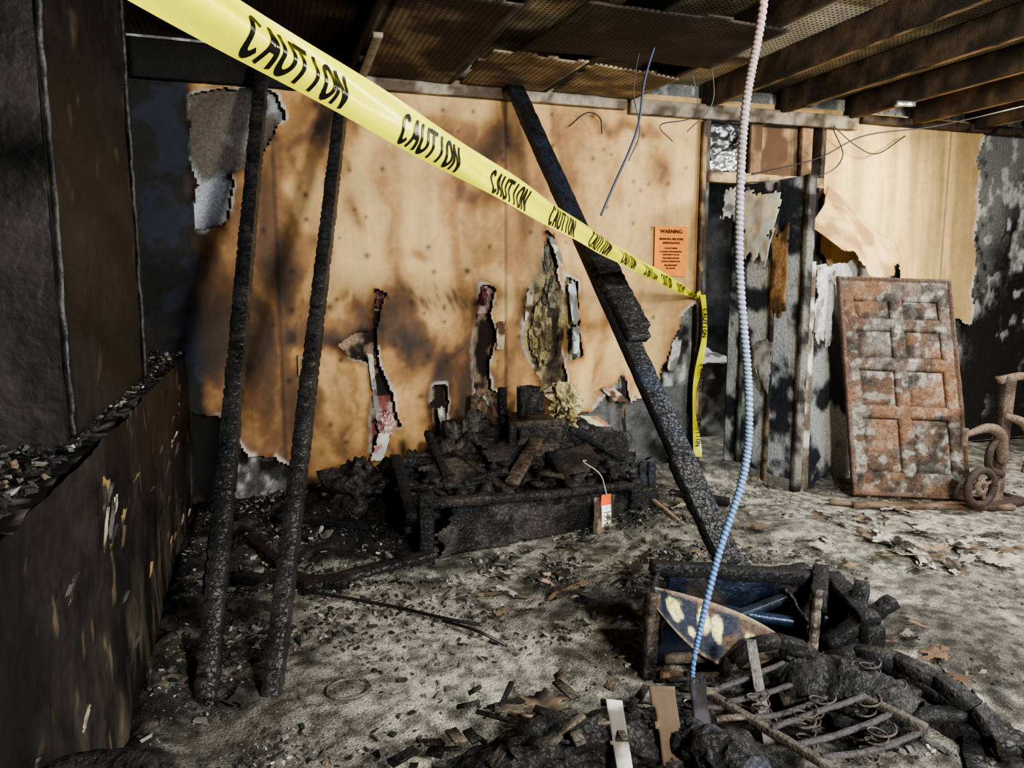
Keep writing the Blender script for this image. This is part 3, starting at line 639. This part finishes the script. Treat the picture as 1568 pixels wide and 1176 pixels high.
# charred bucket on the heap
mb=MB()
th=np.linspace(0,2*np.pi,37)[None,:];zz=np.array([0,.0,.05,.11,.155,.165,.16,.12,.03])[:,None];rr=np.array([0,.055,.06,.066,.07,.072,.066,.06,.05])[:,None]
G=np.stack([1.46+rr*np.cos(th)+.10*zz,4.10+rr*np.sin(th),.555+zz+0*th],-1);G+=.012*(fbm(G*20,3,3)-.5)[...,None]
mb.grid(G,mix(np.tile(CH,(*G.shape[:2],1)),lin((66,62,60)),sstep(.45,.6,fbm(G*24,3,4))),0);mb.build('charred_bucket',[M_soft])
mb=MB()
mb.sheet((1.66,3.47,.04),(1.72,3.48,.04),(1.725,3.50,.16),(1.665,3.49,.16),lin((230,226,218)),0,8,8,.004)
mb.sheet((1.66,3.49,.16),(1.725,3.50,.16),(1.73,3.51,.215),(1.67,3.50,.215),lin((226,96,46)),0,8,8,.004)
for k in range(4): mb.sheet((1.672,3.462,.06+k*.022),(1.712,3.469,.06+k*.022),(1.712,3.47,.066+k*.022),(1.672,3.463,.066+k*.022),lin((120,110,105)),0,3,3,.0)
mb.tube([(1.70,3.50,.21),(1.67,3.52,.32),(1.60,3.58,.38),(1.66,3.68,.36)],.0025,lin((190,180,170)),0)
mb.build('evidence_tag',[M_paper],solid=.001)
mb=MB();mb.sheet((1.60,3.44,-.0),(1.70,3.46,.0),(1.76,3.53,.2),(1.62,3.51,.2),lin((116,96,78)),0,20,24,.012,20,lin((60,48,40)),.5,.06,4)
mb.build('scorched_cardboard_scrap',[M_paper],solid=.003)
mb=MB()
for a,b in [((1.33,4.15,.1),(1.36,4.25,.70)),((1.58,4.15,.1),(1.60,4.25,.66)),((1.33,3.98,.1),(1.33,3.98,.54)),((1.62,3.98,.1),(1.66,4.0,.52))]: mb.beam(a,b,.04,.04,CH,0,.009)
mb.beam((1.33,3.98,.52),(1.66,3.98,.52),.03,.04,lin((62,52,44)),0,.006)
mb.sheet((1.33,3.98,.52),(1.65,3.98,.52),(1.6,4.2,.55),(1.35,4.2,.55),CH,0,20,20,.02,8,BRN*.6,.55,.1,3)
mb.sheet((1.34,3.97,.2),(1.6,3.96,.2),(1.63,3.96,.50),(1.34,3.97,.52),lin((66,56,48)),0,20,20,.015,8,CH,.5,.08,5)
mb.beam((1.30,3.96,.38),(1.7,4.05,.44),.03,.03,CH,0,.008)
blob(mb,(1.46,4.15,.34),(.14,.12,.16),CH,CH2,0,seed=61,amp=.8,n=30);blob(mb,(1.12,4.2,.34),(.16,.12,.18),CH,lin((70,64,56)),0,seed=62,amp=1,n=30)
mb.beam((1.0,4.3,.2),(1.35,4.1,.42),.04,.03,CH,0,.008);mb.beam((1.22,4.35,.1),(1.25,4.5,.62),.04,.03,lin((90,78,64)),0,.006,c2=CH)
mb.build('burnt_chair',[M_soft],solid=.008)
mb=MB()
mb.sheet((1.75,4.1,.18),(2.25,4.25,.12),(2.3,4.4,.36),(1.78,4.3,.44),lin((66,66,64)),0,50,36,.03,6,CH,.5,.2,13)
mb.beam((1.72,4.05,.46),(2.1,4.1,.24),.03,.035,CH,0,.008);mb.beam((1.95,4.05,.05),(2.0,4.15,.36),.03,.03,CH,0,.008)
blob(mb,(1.95,4.2,.18),(.22,.12,.12),CH,CH2,0,seed=63,amp=.9,n=30)
for k in range(4): mb.beam((2.04+k*.06,3.95,.04),(2.04+k*.06,3.97,.24),.045,.03,lin((30,34,42)),0,.008)
mb.build('charred_crate',[M_soft],solid=.008)

# foreground burnt cabinet -------------------------------------------------------------------
mb=MB()
F0=np.array((1.19,2.11,0));F1=np.array((1.93,1.90,0));dx=(F1-F0)/np.linalg.norm(F1-F0);dn=np.array((-dx[1],dx[0],0))
def q(a,b,z): return F0+dx*a+dn*b+Zu*z
Wd=.76;Dp=.30
def pl(a,b,c,d,col=CH,c2=None,jag=.05,seed=0,mat=0,n=40,m=26,wav=.012): mb.sheet(a,b,c,d,col,mat,n,m,wav,7,c2,.52,jag,seed)
pl(q(.1,Dp,.0),q(Wd,Dp,0),q(Wd,Dp,.20),q(.1,Dp,.27),lin((26,34,50)),lin((62,57,52)),.06,1,1)
pl(q(0,0,0),q(.1,Dp,0),q(.1,Dp,.27),q(0,0,.28),CH,CH2,.12,2)
pl(q(Wd,0,0),q(Wd,Dp,0),q(Wd,Dp,.2),q(Wd,0,.16),CH,CH2,.1,3)
pl(q(.55,0,0),q(.58,Dp,0),q(.58,Dp,.2),q(.55,0,.2),lin((62,57,53)),CH,.2,4)
pl(q(0,0,.05),q(Wd,0,.05),q(Wd,Dp,.06),q(.1,Dp,.06),lin((18,24,36)),BLU,.02,5,1)
mb.beam(q(.08,Dp+.02,.27),q(Wd,Dp+.02,.21),.05,.04,CH,0,.008);mb.beam(q(Wd,0,.18),q(Wd,Dp,.22),.06,.05,CH,0,.008)
mb.beam(q(.12,Dp+.06,.16),q(.7,Dp+.07,.23),.05,.03,CH,0,.008)
mb.beam(q(0,0,0),q(0.01,0,.30),.035,.03,lin((80,68,58)),0,.01,c2=CH)
mb.beam(q(Wd,0,0),q(Wd,0,.18),.06,.06,CH,0,.01);mb.beam(q(.55,-.01,0),q(.57,0,.30),.022,.018,lin((120,108,96)),0,.006,c2=CH)
mb.beam(q(.04,-.02,.02),q(.56,-.02,.05),.03,.03,RST,2,.005,bend=-.03);mb.beam(q(.05,-.03,.09),q(.55,-.03,.10),.02,.02,lin((78,68,60)),2,.004)
mb.beam(q(.2,.2,.17),q(.62,.1,.13),.03,.02,lin((40,52,74)),1,.004);mb.beam(q(.25,.1,.14),q(.55,.22,.18),.03,.02,lin((50,56,66)),1,.004)
mb.beam(q(.62,.1,.2),q(.74,.34,.24),.05,.03,CH,0,.01);mb.beam(q(.62,.02,.1),q(.86,.05,.24),.05,.03,CH,0,.01);mb.beam(q(.66,-.05,.02),q(.80,.15,.26),.04,.03,CH,0,.01)
mb.build('burnt_cabinet_carcass',[M_soft,M_metal,M_rust],solid=.01)
mb=MB()
u=np.linspace(0,1,70)[:,None];v=np.linspace(0,1,26)[None,:]
a=.02+.42*u;top=.315-.03*u-.14*u**2.2;bot=top-(.03+.16*np.sin(np.pi*np.clip(u*.95+.03,0,1))**.8)
zz=bot*(1-v)+top*v;bb=-.02-.05*np.sin(np.pi*u)+.05*v
G=F0+dx*a[...,None]+dn*bb[...,None]+Zu*zz[...,None]
uu=u+0*v;vv=v+0*u
cr=np.zeros(uu.shape)
for (a0,b0,ra,rb) in [(.13,.62,.07,.28),(.36,.62,.045,.22),(.47,.58,.045,.24),(.76,.5,.07,.2),(.27,.3,.03,.1)]:
    cr=np.maximum(cr,1-sstep(.8,1.1,np.hypot((uu-a0)/ra,(vv-b0)/rb)+.9*(fbm(P3(uu*14,vv*6),3,4)-.5)))
col=mix(np.tile(lin((46,50,62)),(*uu.shape,1)),lin((86,72,60)),sstep(.45,.6,fbm(G*14,4,8)))
rim=np.maximum(sstep(.88,.96,vv),1-sstep(.03,.1,vv));col=mix(col,lin((140,122,96)),rim*.8)
col=mix(col,lin((216,206,150)),cr)
mb.grid(G,col,0);mb.build('scorched_arched_panel',[M_rust],solid=.006)

# foreground pile ---------------------------------------------------------------------------
def log(p,r,col,c2,seed,mat=0,n=80,m=50,wr=.5):
    p=np.array(p,float);t=np.linspace(0,1,n);tt=np.linspace(0,1,len(p));P=np.stack([np.interp(t,tt,p[:,k]) for k in range(3)],-1)
    ker=np.ones(9)/9
    if len(p)>2:
        Pp=np.pad(P,((4,4),(0,0)),'edge');P=np.stack([np.convolve(Pp[:,k],ker,'valid') for k in range(3)],-1)
    T=np.gradient(P,axis=0);T/=np.linalg.norm(T,axis=1,keepdims=True);A=np.cross(T,(0.1,.2,1.));A/=np.linalg.norm(A,axis=1,keepdims=True);B=np.cross(A,T)
    th=np.linspace(0,2*np.pi,m);rr=np.interp(t,np.linspace(0,1,len(r)),r)[:,None]
    base=P[:,None]+(np.cos(th)[None,:,None]*A[:,None]+np.sin(th)[None,:,None]*B[:,None])*rr[...,None]
    f=fbm(base*9,5,seed)-.5;f2=np.abs(fbm(base*np.array((6,26,26)),4,seed+4)-.5)
    G=P[:,None]+(base-P[:,None])*(1+wr*2*f-1.4*wr*f2)[...,None]
    mb.grid(G,mix(np.tile(np.asarray(col,float),(n,m,1)),np.asarray(c2,float),sstep(.48,.64,fbm(base*12,5,seed+7))),mat)
mb=MB()
log([(.42,1.80,.03),(.6,1.74,.09),(.85,1.69,.11),(1.02,1.62,.12)],[.03,.08,.10,.08],BLK,CH2,1,wr=.8)
log([(1.0,1.66,.10),(1.06,1.50,.13),(1.1,1.35,.10)],[.09,.09,.06],BLK,lin((50,54,64)),2,wr=.8)
log([(.15,1.70,.02),(.35,1.62,.03),(.55,1.52,.05)],[.03,.06,.05],BLK,lin((64,54,46)),5,wr=.9)
for k in range(50):
    x=rng.uniform(.3,1.14);y=1.80-.22*(x-.5)+rng.normal(0,.08);z=.05+.1*sstep(.4,.7,x)+rng.uniform(0,.06);a=rng.normal(-.3,.7);L=rng.uniform(.03,.12)
    mb.beam((x-L*math.cos(a)/2,y-L*math.sin(a)/2,z),(x+L*math.cos(a)/2,y+L*math.sin(a)/2,z+rng.uniform(-.04,.04)),rng.uniform(.012,.034),.008,[CH,CH2,lin((62,56,50)),CH,lin((92,82,70))][k%5],0,.005)
mb.build('charred_carpet_roll',[M_soft])
mb=MB()
RB=lin((48,42,38))
log([(1.42,1.83,.07),(1.5,1.72,.10),(1.62,1.62,.10),(1.68,1.5,.07)],[.06,.11,.13,.10],BLK,lin((42,40,38)),3,wr=.6)
# curved square-section arm rails
def rail(pts,w,h,col,c2,cs):
    for k,(a,b) in enumerate(zip(pts[:-1],pts[1:])): mb.beam(a,b,w,h,col,0,.005,c2=c2,cs=cs+k)
rail([(1.36,1.93,.02),(1.40,1.93,.12),(1.46,1.92,.17),(1.54,1.90,.185),(1.62,1.87,.16),(1.67,1.82,.10),(1.69,1.78,.02)],.045,.03,BLK,RB,3)
rail([(1.66,1.89,.03),(1.70,1.85,.12),(1.75,1.78,.17),(1.80,1.68,.185),(1.84,1.57,.175),(1.87,1.46,.14),(1.89,1.36,.05)],.05,.035,BLK,RB,13)
rail([(1.55,1.90,.16),(1.66,1.80,.14),(1.78,1.72,.16)],.04,.025,CH,CH2,23)
mb.beam((1.38,1.92,.06),(1.70,1.84,.06),.04,.05,CH,0,.007,c2=RB,cs=5);mb.beam((1.70,1.84,.06),(1.88,1.42,.06),.04,.06,CH,0,.007,c2=CH2,cs=6)
mb.beam((1.40,1.70,.12),(1.80,1.60,.13),.05,.02,CH,0,.007,c2=lin((70,62,54)),cs=7);mb.beam((1.46,1.55,.12),(1.84,1.48,.12),.05,.02,CH,0,.007,c2=CH2,cs=8)
mb.sheet((1.42,1.86,.09),(1.70,1.80,.10),(1.82,1.55,.12),(1.50,1.60,.12),BLK,0,40,40,.04,9,lin((46,50,60)),.54,.2,41)
mb.sheet((1.72,1.84,.04),(1.90,1.80,.02),(1.98,1.45,.02),(1.86,1.42,.14),BLK,0,30,40,.03,9,RB,.54,.2,43)
blob(mb,(1.62,1.80,.06),(.10,.09,.06),BLK,CH2,0,seed=72,amp=1,n=34);blob(mb,(1.30,1.90,.03),(.10,.07,.05),BLK,RB,0,seed=73,amp=1,n=30)
mb.build('burnt_armchair_frame',[M_soft],solid=.006)
mb=MB()
def coil(c,r,h,turns,tilt=(0,0),col=lin((74,67,62))):
    t=np.linspace(0,1,int(turns*16));P=[(c[0]+r*(1-.3*math.sin(math.pi*x))*math.cos(x*turns*6.283)+tilt[0]*x*h,c[1]+r*(1-.3*math.sin(math.pi*x))*math.sin(x*turns*6.283)+tilt[1]*x*h,c[2]+h*x) for x in t]
    mb.tube(P,.0030,col,0,6,seg=.008)
for (x,y,tx,ty) in [(1.30,1.62,-.3,.2),(1.41,1.60,.2,-.3),(1.33,1.50,.1,.3),(1.50,1.50,.4,.2),(1.44,1.42,.3,-.2),(1.60,1.70,.2,.1),(1.72,1.66,-.2,.2),(1.64,1.56,.3,0)]:
    coil((x,y,.09),.034,.11,4,(tx,ty))
mb.build('seat_springs',[M_rust])
mb=MB()
for k in range(6):
    mb.beam((1.16+.02*k,1.72-.07*k,.17+.01*(k%2)),(1.46+.03*k,1.765-.075*k,.19-.01*(k%3)),.014,.010,lin((70,66,66)),0,.003,bend=-.01*(k%3))
mb.beam((1.16,1.74,.17),(1.26,1.34,.17),.02,.02,lin((80,74,68)),0,.004);mb.beam((1.48,1.78,.19),(1.60,1.38,.18),.02,.02,lin((80,74,68)),0,.004)
mb.beam((1.18,1.74,.02),(1.17,1.74,.17),.02,.02,lin((74,64,58)),0,.004);mb.beam((1.51,1.7,.0),(1.50,1.7,.18),.02,.02,lin((74,64,58)),0,.004)
mb.beam((1.24,1.50,.0),(1.36,1.80,.26),.03,.012,lin((96,92,88)),0,.004)
mb.build('bent_metal_rack',[M_rust])
mb=MB()
mb.beam((1.96,1.92,.06),(1.98,1.30,.03),.07,.05,CH,0,.008,c2=CH2,cs=3)
mb.beam((1.9,1.5,.03),(1.6,1.2,.05),.05,.05,CH,0,.008);mb.beam((2.05,1.72,.03),(1.85,1.34,.09),.05,.04,CH,0,.008,c2=lin((70,62,54)))
mb.build('charred_lumber_offcuts',[M_char])
mb=MB()
mb.sheet((.80,1.56,.08),(.85,1.56,.07),(.86,1.66,.25),(.81,1.67,.26),lin((170,167,162)),0,8,24,.01,8,lin((90,84,76)),.5,.10,1)
mb.sheet((.92,1.55,.1),(.98,1.54,.1),(1.0,1.63,.27),(.93,1.64,.28),lin((170,152,124)),0,10,24,.012,8,lin((80,66,52)),.5,.12,2)
mb.sheet((1.02,1.54,.1),(1.06,1.53,.1),(1.10,1.64,.27),(1.05,1.65,.27),lin((54,50,56)),0,10,24,.012,8,BLK,.5,.08,3)
mb.sheet((.62,2.02,.05),(.78,1.9,.04),(.9,2.0,.06),(.74,2.12,.05),lin((120,104,84)),0,24,20,.03,8,BLK2,.5,.4,5)
mb.build('splintered_veneer_pieces',[M_paper],solid=.006)

# leaning rusty door --------------------------------------------------------------------------
mb=MB()
BL=np.array((3.41,3.59,.03));BR=np.array((4.0,3.27,.03));TL=np.array((3.47,3.90,1.36));TR=np.array((4.05,3.58,1.34))
n,m=120,220
u=np.linspace(0,1,n)[:,None];v=np.linspace(0,1,m)[None,:]
G=BL*((1-u)*(1-v))[...,None]+BR*(u*(1-v))[...,None]+TR*(u*v)[...,None]+TL*((1-u)*v)[...,None]
Nn=np.cross(BR-BL,TL-BL);Nn/=np.linalg.norm(Nn)
if Nn[1]>0:Nn=-Nn
uu=u+0*v;vv=v+0*u;rel=np.zeros(uu.shape);groove=np.zeros(uu.shape)
for (a0,a1,b0,b1) in [(.12,.46,.80,.90),(.54,.88,.80,.90),(.12,.46,.62,.76),(.54,.88,.62,.76),(.12,.46,.40,.58),(.54,.88,.40,.58),(.12,.46,.10,.36),(.54,.88,.10,.36)]:
    dd=np.minimum(np.minimum((uu-a0)*.65,(a1-uu)*.65),np.minimum((vv-b0)*1.35,(b1-vv)*1.35))
    rel+=-.012*sstep(-.004,.010,dd)+.009*sstep(.022,.04,dd);groove=np.maximum(groove,np.exp(-((dd-.012)/.012)**2))
eb=np.minimum(np.minimum(uu*.65,(1-uu)*.65),np.minimum(vv,1-vv)*1.35);rel+=.012*(1-sstep(.0,.025,eb))
r1=fbm(G*6,6,14);r2=fbm(G*24,4,15);r3=fbm(G*14,5,19)
G=G+Nn*(rel+.016*(fbm(G*9,4,3)-.5))[...,None]
col=mix(np.tile(lin((106,100,92)),(n,m,1)),lin((84,66,54)),sstep(.36,.60,r1));col=mix(col,lin((150,148,140)),sstep(.48,.64,r2)*.75);col=mix(col,lin((46,40,36)),sstep(.46,.66,r3)*.85)
col=mix(col,lin((128,94,68)),sstep(.52,.66,fbm(G*5+4,4,22)-.08*(vv-.5))*.65)
col=mix(col,lin((88,66,54)),(1-sstep(.01,.035,eb))*.8);col=col*(1-.35*groove)[...,None]
mb.grid(G,col,0)
mb.build('leaning_rusted_panel_door',[M_rust],solid=.035)
mb=MB();mb.beam((3.28,3.45,.02),(4.15,3.12,.02),.06,.03,lin((104,88,74)),0,.005,c2=BRN,cs=3);mb.beam((3.2,3.55,.02),(3.5,3.3,.03),.05,.02,lin((120,104,84)),0,.005)
mb.build('scorched_floor_board',[M_wood])

# rusty bench vise stand ---------------------------------------
mb=MB()
RC=lin((104,88,76));RD=lin((62,52,46))
bx,by=4.12,3.22
mb.beam((bx,by,0),(bx+.03,by,.78),.08,.05,RD,0,.004,c2=RC,cs=1)
mb.beam((bx-.05,by,.76),(bx+.14,by,.78),.04,.04,RC,0,.004)
mb.beam((bx-.14,by-.02,.02),(bx+.2,by+.02,.02),.16,.04,RD,0,.005)
mb.tube([(bx,by-.03,.28),(bx-.06,by-.05,.44),(bx-.2,by-.08,.50),(bx-.42,by-.12,.48)],[.032,.036,.026,.014],RC,0,12)
mb.tube([(bx,by-.03,.2),(bx-.12,by-.05,.25),(bx-.14,by-.06,.36),(bx-.05,by-.05,.46)],[.024,.022,.022,.018],RD,0,10)
th=np.linspace(0,2*np.pi,30)
mb.tube([(bx-.24+.10*math.cos(t),by-.10,.16+.10*math.sin(t)) for t in th],.022,RD,0,10)
mb.tube([(bx-.24+.03*math.cos(t),by-.10,.16+.03*math.sin(t)) for t in th],.02,RC,0,10)
for k in range(4): mb.beam((bx-.24,by-.1,.16),(bx-.24+.1*math.cos(k*1.57+.4),by-.1,.16+.1*math.sin(k*1.57+.4)),.018,.018,RC,0,.002)
mb.tube([(bx-.24,by-.10,.16),(bx,by-.02,.2)],.02,RD,0,10)
mb.tube([(bx+.0,by-.02,.55),(bx+.12,by-.05,.5),(bx+.2,by-.06,.36),(bx+.16,by-.05,.2)],[.02,.03,.03,.018],RC,0,10)
mb.tube([(bx-.42,by-.12,.52),(bx-.42,by-.12,.42)],.02,RC,0,10)
mb.build('rusty_bench_vise',[M_rust])

mb=MB()
mb.beam((.10,3.12,.06),(.72,3.32,.07),.08,.03,lin((36,34,32)),0,.006,c2=CH2,cs=4);mb.build('charred_plank',[M_char])
mb=MB();mb.beam((-.1,3.75,.09),(.15,3.05,.08),.05,.04,CH,0,.008);mb.beam((-.15,3.3,.07),(.3,3.1,.07),.06,.04,CH,0,.008);mb.beam((.05,3.9,.14),(.5,3.6,.14),.07,.03,CH,0,.008,c2=CH2);mb.beam((.3,4.2,.18),(.62,3.75,.14),.05,.04,CH,0,.008)
mb.beam((.35,3.5,.05),(.62,3.9,.2),.09,.03,CH,0,.008,c2=CH2);mb.build('charred_plank.001',[M_char])
mb=MB();mb.tube([(.15,3.1,.05),(.45,2.9,.03),(.62,2.68,.05),(.75,2.60,.04)],.007,lin((30,28,26)),0)
mb.tube([(.62,2.7,.03),(.7,2.5,.07),(.8,2.45,.02)],.006,lin((30,28,26)),0);mb.build('burnt_cable',[M_cable])
mb=MB();mb.tube([(.22+.07*math.cos(t),2.32+.06*math.sin(t),.03) for t in np.linspace(0,6.2,24)],.005,lin((90,86,80)),0);mb.build('metal_hoop',[M_rust])
mb=MB();mb.beam((2.35,3.95,.04),(2.6,3.7,.03),.06,.04,CH,0,.008);mb.beam((2.1,3.3,.03),(2.0,3.65,.16),.02,.02,lin((110,92,74)),0,.004);mb.beam((2.9,4.3,.03),(3.1,4.1,.03),.06,.03,lin((120,110,94)),0,.006)
mb.build('floor_lumber_scraps',[M_wood])
mb=MB()
def flakes(n,cx,cy,rx,ry,s0,s1,cols):
    for k in range(n):
        x=cx+rng.normal()*rx;y=cy+rng.normal()*ry;s=rng.uniform(s0,s1);a=rng.uniform(0,6.28);x=min(max(x,-.3),5.9);y=min(y,4.4)
        z=float(fh(np.array([x]),np.array([y]))[0])+.015
        e1=np.array((math.cos(a),math.sin(a),rng.uniform(-.25,.25)))*s;e2=np.array((-math.sin(a),math.cos(a),rng.uniform(-.35,.35)))*s*rng.uniform(.3,.8)
        o=np.array((x,y,z+.2*s)); mb.sheet(o-e1-e2,o+e1-e2,o+e1+e2,o-e1+e2,cols[k%len(cols)],0,12,12,s*.3,10,BLK2,.56,.35,k)
BC=[lin((140,122,98)),lin((164,154,134)),lin((104,86,68)),lin((170,166,156))]
flakes(40,3.05,2.72,.24,.18,.03,.11,BC);flakes(14,2.05,2.0,.16,.14,.02,.06,[lin((112,88,68)),BRN,lin((140,118,94))])
flakes(22,1.05,2.85,.14,.12,.02,.05,BC);flakes(24,3.5,3.3,.3,.12,.02,.07,BC);flakes(14,.3,4.2,.25,.12,.03,.06,BC)
flakes(60,1.6,3.9,.7,.25,.02,.07,[BLK2,lin((60,54,46)),lin((96,90,82))]);flakes(40,2.2,3.4,.4,.4,.015,.05,BC+[BLK2])
flakes(20,-.1,2.8,.15,.6,.02,.06,[BLK2,lin((54,50,46))]);flakes(100,1.5,2.8,.35,.35,.012,.04,[BLK2,lin((76,72,66)),lin((44,42,40)),BLK,lin((104,98,90))])
flakes(30,.3,3.6,.35,.4,.015,.05,[BLK2,lin((70,66,60)),BLK]);flakes(30,2.6,2.2,.6,.5,.008,.03,[lin((90,86,78)),lin((130,124,112))])
N=60000
px=np.concatenate([rng.uniform(-.4,4.8,N//2),rng.normal(1.5,.5,N//4),rng.normal(1.2,.9,N//8),rng.normal(-.05,.25,N//8)])
py=np.concatenate([rng.uniform(1.2,4.55,N//2),rng.normal(2.85,.4,N//4),rng.normal(3.95,.3,N//8),rng.uniform(1.5,4.4,N//8)])
cl=np.exp(-((px-.62)/.45)**2-((py-2.3)/.6)**2)+.5*sstep(2.0,2.6,px)
clump=sstep(.38,.62,fbm(P3(px*4,py*4),4,99))
ok=(px>-.38)&(px<6.2)&(py<4.55)&(py>.9)&(rng.uniform(0,1,len(px))>cl*.75)&(rng.uniform(0,1,len(px))<.25+.75*clump);px=px[ok];py=py[ok];clump=clump[ok]
sz=.003+.020*rng.uniform(0,1,len(px))**4*(.3+1.1*clump); sz+=np.where(rng.uniform(0,1,len(px))<.006,.025,0)
sz*=np.where(px>2.2,.75,1)
pz=fh(px,py)+sz*.18
r=rng.uniform(0,1,len(px));pal=np.array([lin(c) for c in [(28,27,26),(52,50,47),(84,81,76),(116,112,104),(148,144,134),(112,98,80),(184,180,172)]])
loc=np.clip(sstep(1.7,2.6,px)+np.exp(-((px-.62)/.5)**2-((py-2.35)/.6)**2),0,1)  # chips paler on the clear patch and over the painted lamp-lit side
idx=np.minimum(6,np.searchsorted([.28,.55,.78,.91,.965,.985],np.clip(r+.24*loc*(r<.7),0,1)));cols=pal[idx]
mb2=mb;mb=MB()
mb.chips(np.stack([px,py,pz],-1),sz,cols,0)
off=mb.n;mb.V+=mb2.V;mb.C+=mb2.C;mb.F+=[tuple(i+off for i in f) for f in mb2.F];mb.M+=[1]*len(mb2.F)
mb.build('ash_and_char_debris',[M_chip,M_paper],False)
mb=MB();N=1600
py=rng.uniform(.8,4.5,N);px=rng.uniform(-.60,-.42,N);sz=rng.uniform(.005,.025,N)
mb.chips(np.stack([px,py,.945+sz*.15],-1),sz,pal[np.minimum(6,np.searchsorted([.6,.82,.9,.95,.975,.99],rng.uniform(0,1,N)))]*.7);mb.build('debris_on_sill',[M_chip],False)

# ---------------------------------------------------------------- lights
def area(name,loc,tgt,size,e,col):
    l=bpy.data.lights.new(name,'AREA');l.size=size;l.energy=e;l.color=col
    o=bpy.data.objects.new(name,l);o.location=loc;o.rotation_euler=(Vector(tgt)-Vector(loc)).to_track_quat('-Z','Y').to_euler();bpy.context.collection.objects.link(o);return o
area('flood_light',(1.2,-1.3,2.0),(2.1,4.6,.9),.35,195,(1,.97,.90))
area('soft_fill',(2.8,-2.2,1.2),(2.4,4.2,2.2),1.4,80,(.96,.97,1))  # added fill that lifts the shadows and ceiling, no real fixture
area('cool_fill',(2.6,.6,2.35),(1.8,2.6,.2),.5,48,(.80,.90,1))  # added cool fill for the bluish sheen, not a known lamp
l=bpy.data.lights.new('work_lamp','SPOT');l.energy=110;l.color=(1,.91,.66);l.spot_size=math.radians(100);l.spot_blend=1;l.shadow_soft_size=.06
o=bpy.data.objects.new('work_lamp',l);o.location=(4.55,3.6,2.42);o.rotation_euler=(Vector((4.1,4.55,1.75))-Vector(o.location)).to_track_quat('-Z','Y').to_euler();bpy.context.collection.objects.link(o)
area('work_lamp_down',(4.6,2.2,2.4),(3.0,2.9,0),.3,95,(1,.97,.90))
area('room_glow',(3.4,5.4,2.4),(3.4,5.9,0),.3,26,(.9,.95,1))
w=bpy.data.worlds.new('w');bpy.context.scene.world=w;w.use_nodes=True;w.node_tree.nodes['Background'].inputs[0].default_value=(.02,.022,.028,1)

c=bpy.data.cameras.new('camera');c.sensor_width=36;c.lens=36*1150/1568;c.clip_start=.02
o=bpy.data.objects.new('camera',c);o.location=(0,0,1.335);o.rotation_euler=(math.radians(90-7.82),0,math.radians(-18.5))
bpy.context.collection.objects.link(o);bpy.context.scene.camera=o
vs=bpy.context.scene.view_settings
try:
    vs.view_transform='AgX';vs.look='AgX - Medium High Contrast'
except Exception as e: print(e)
vs.exposure=.42
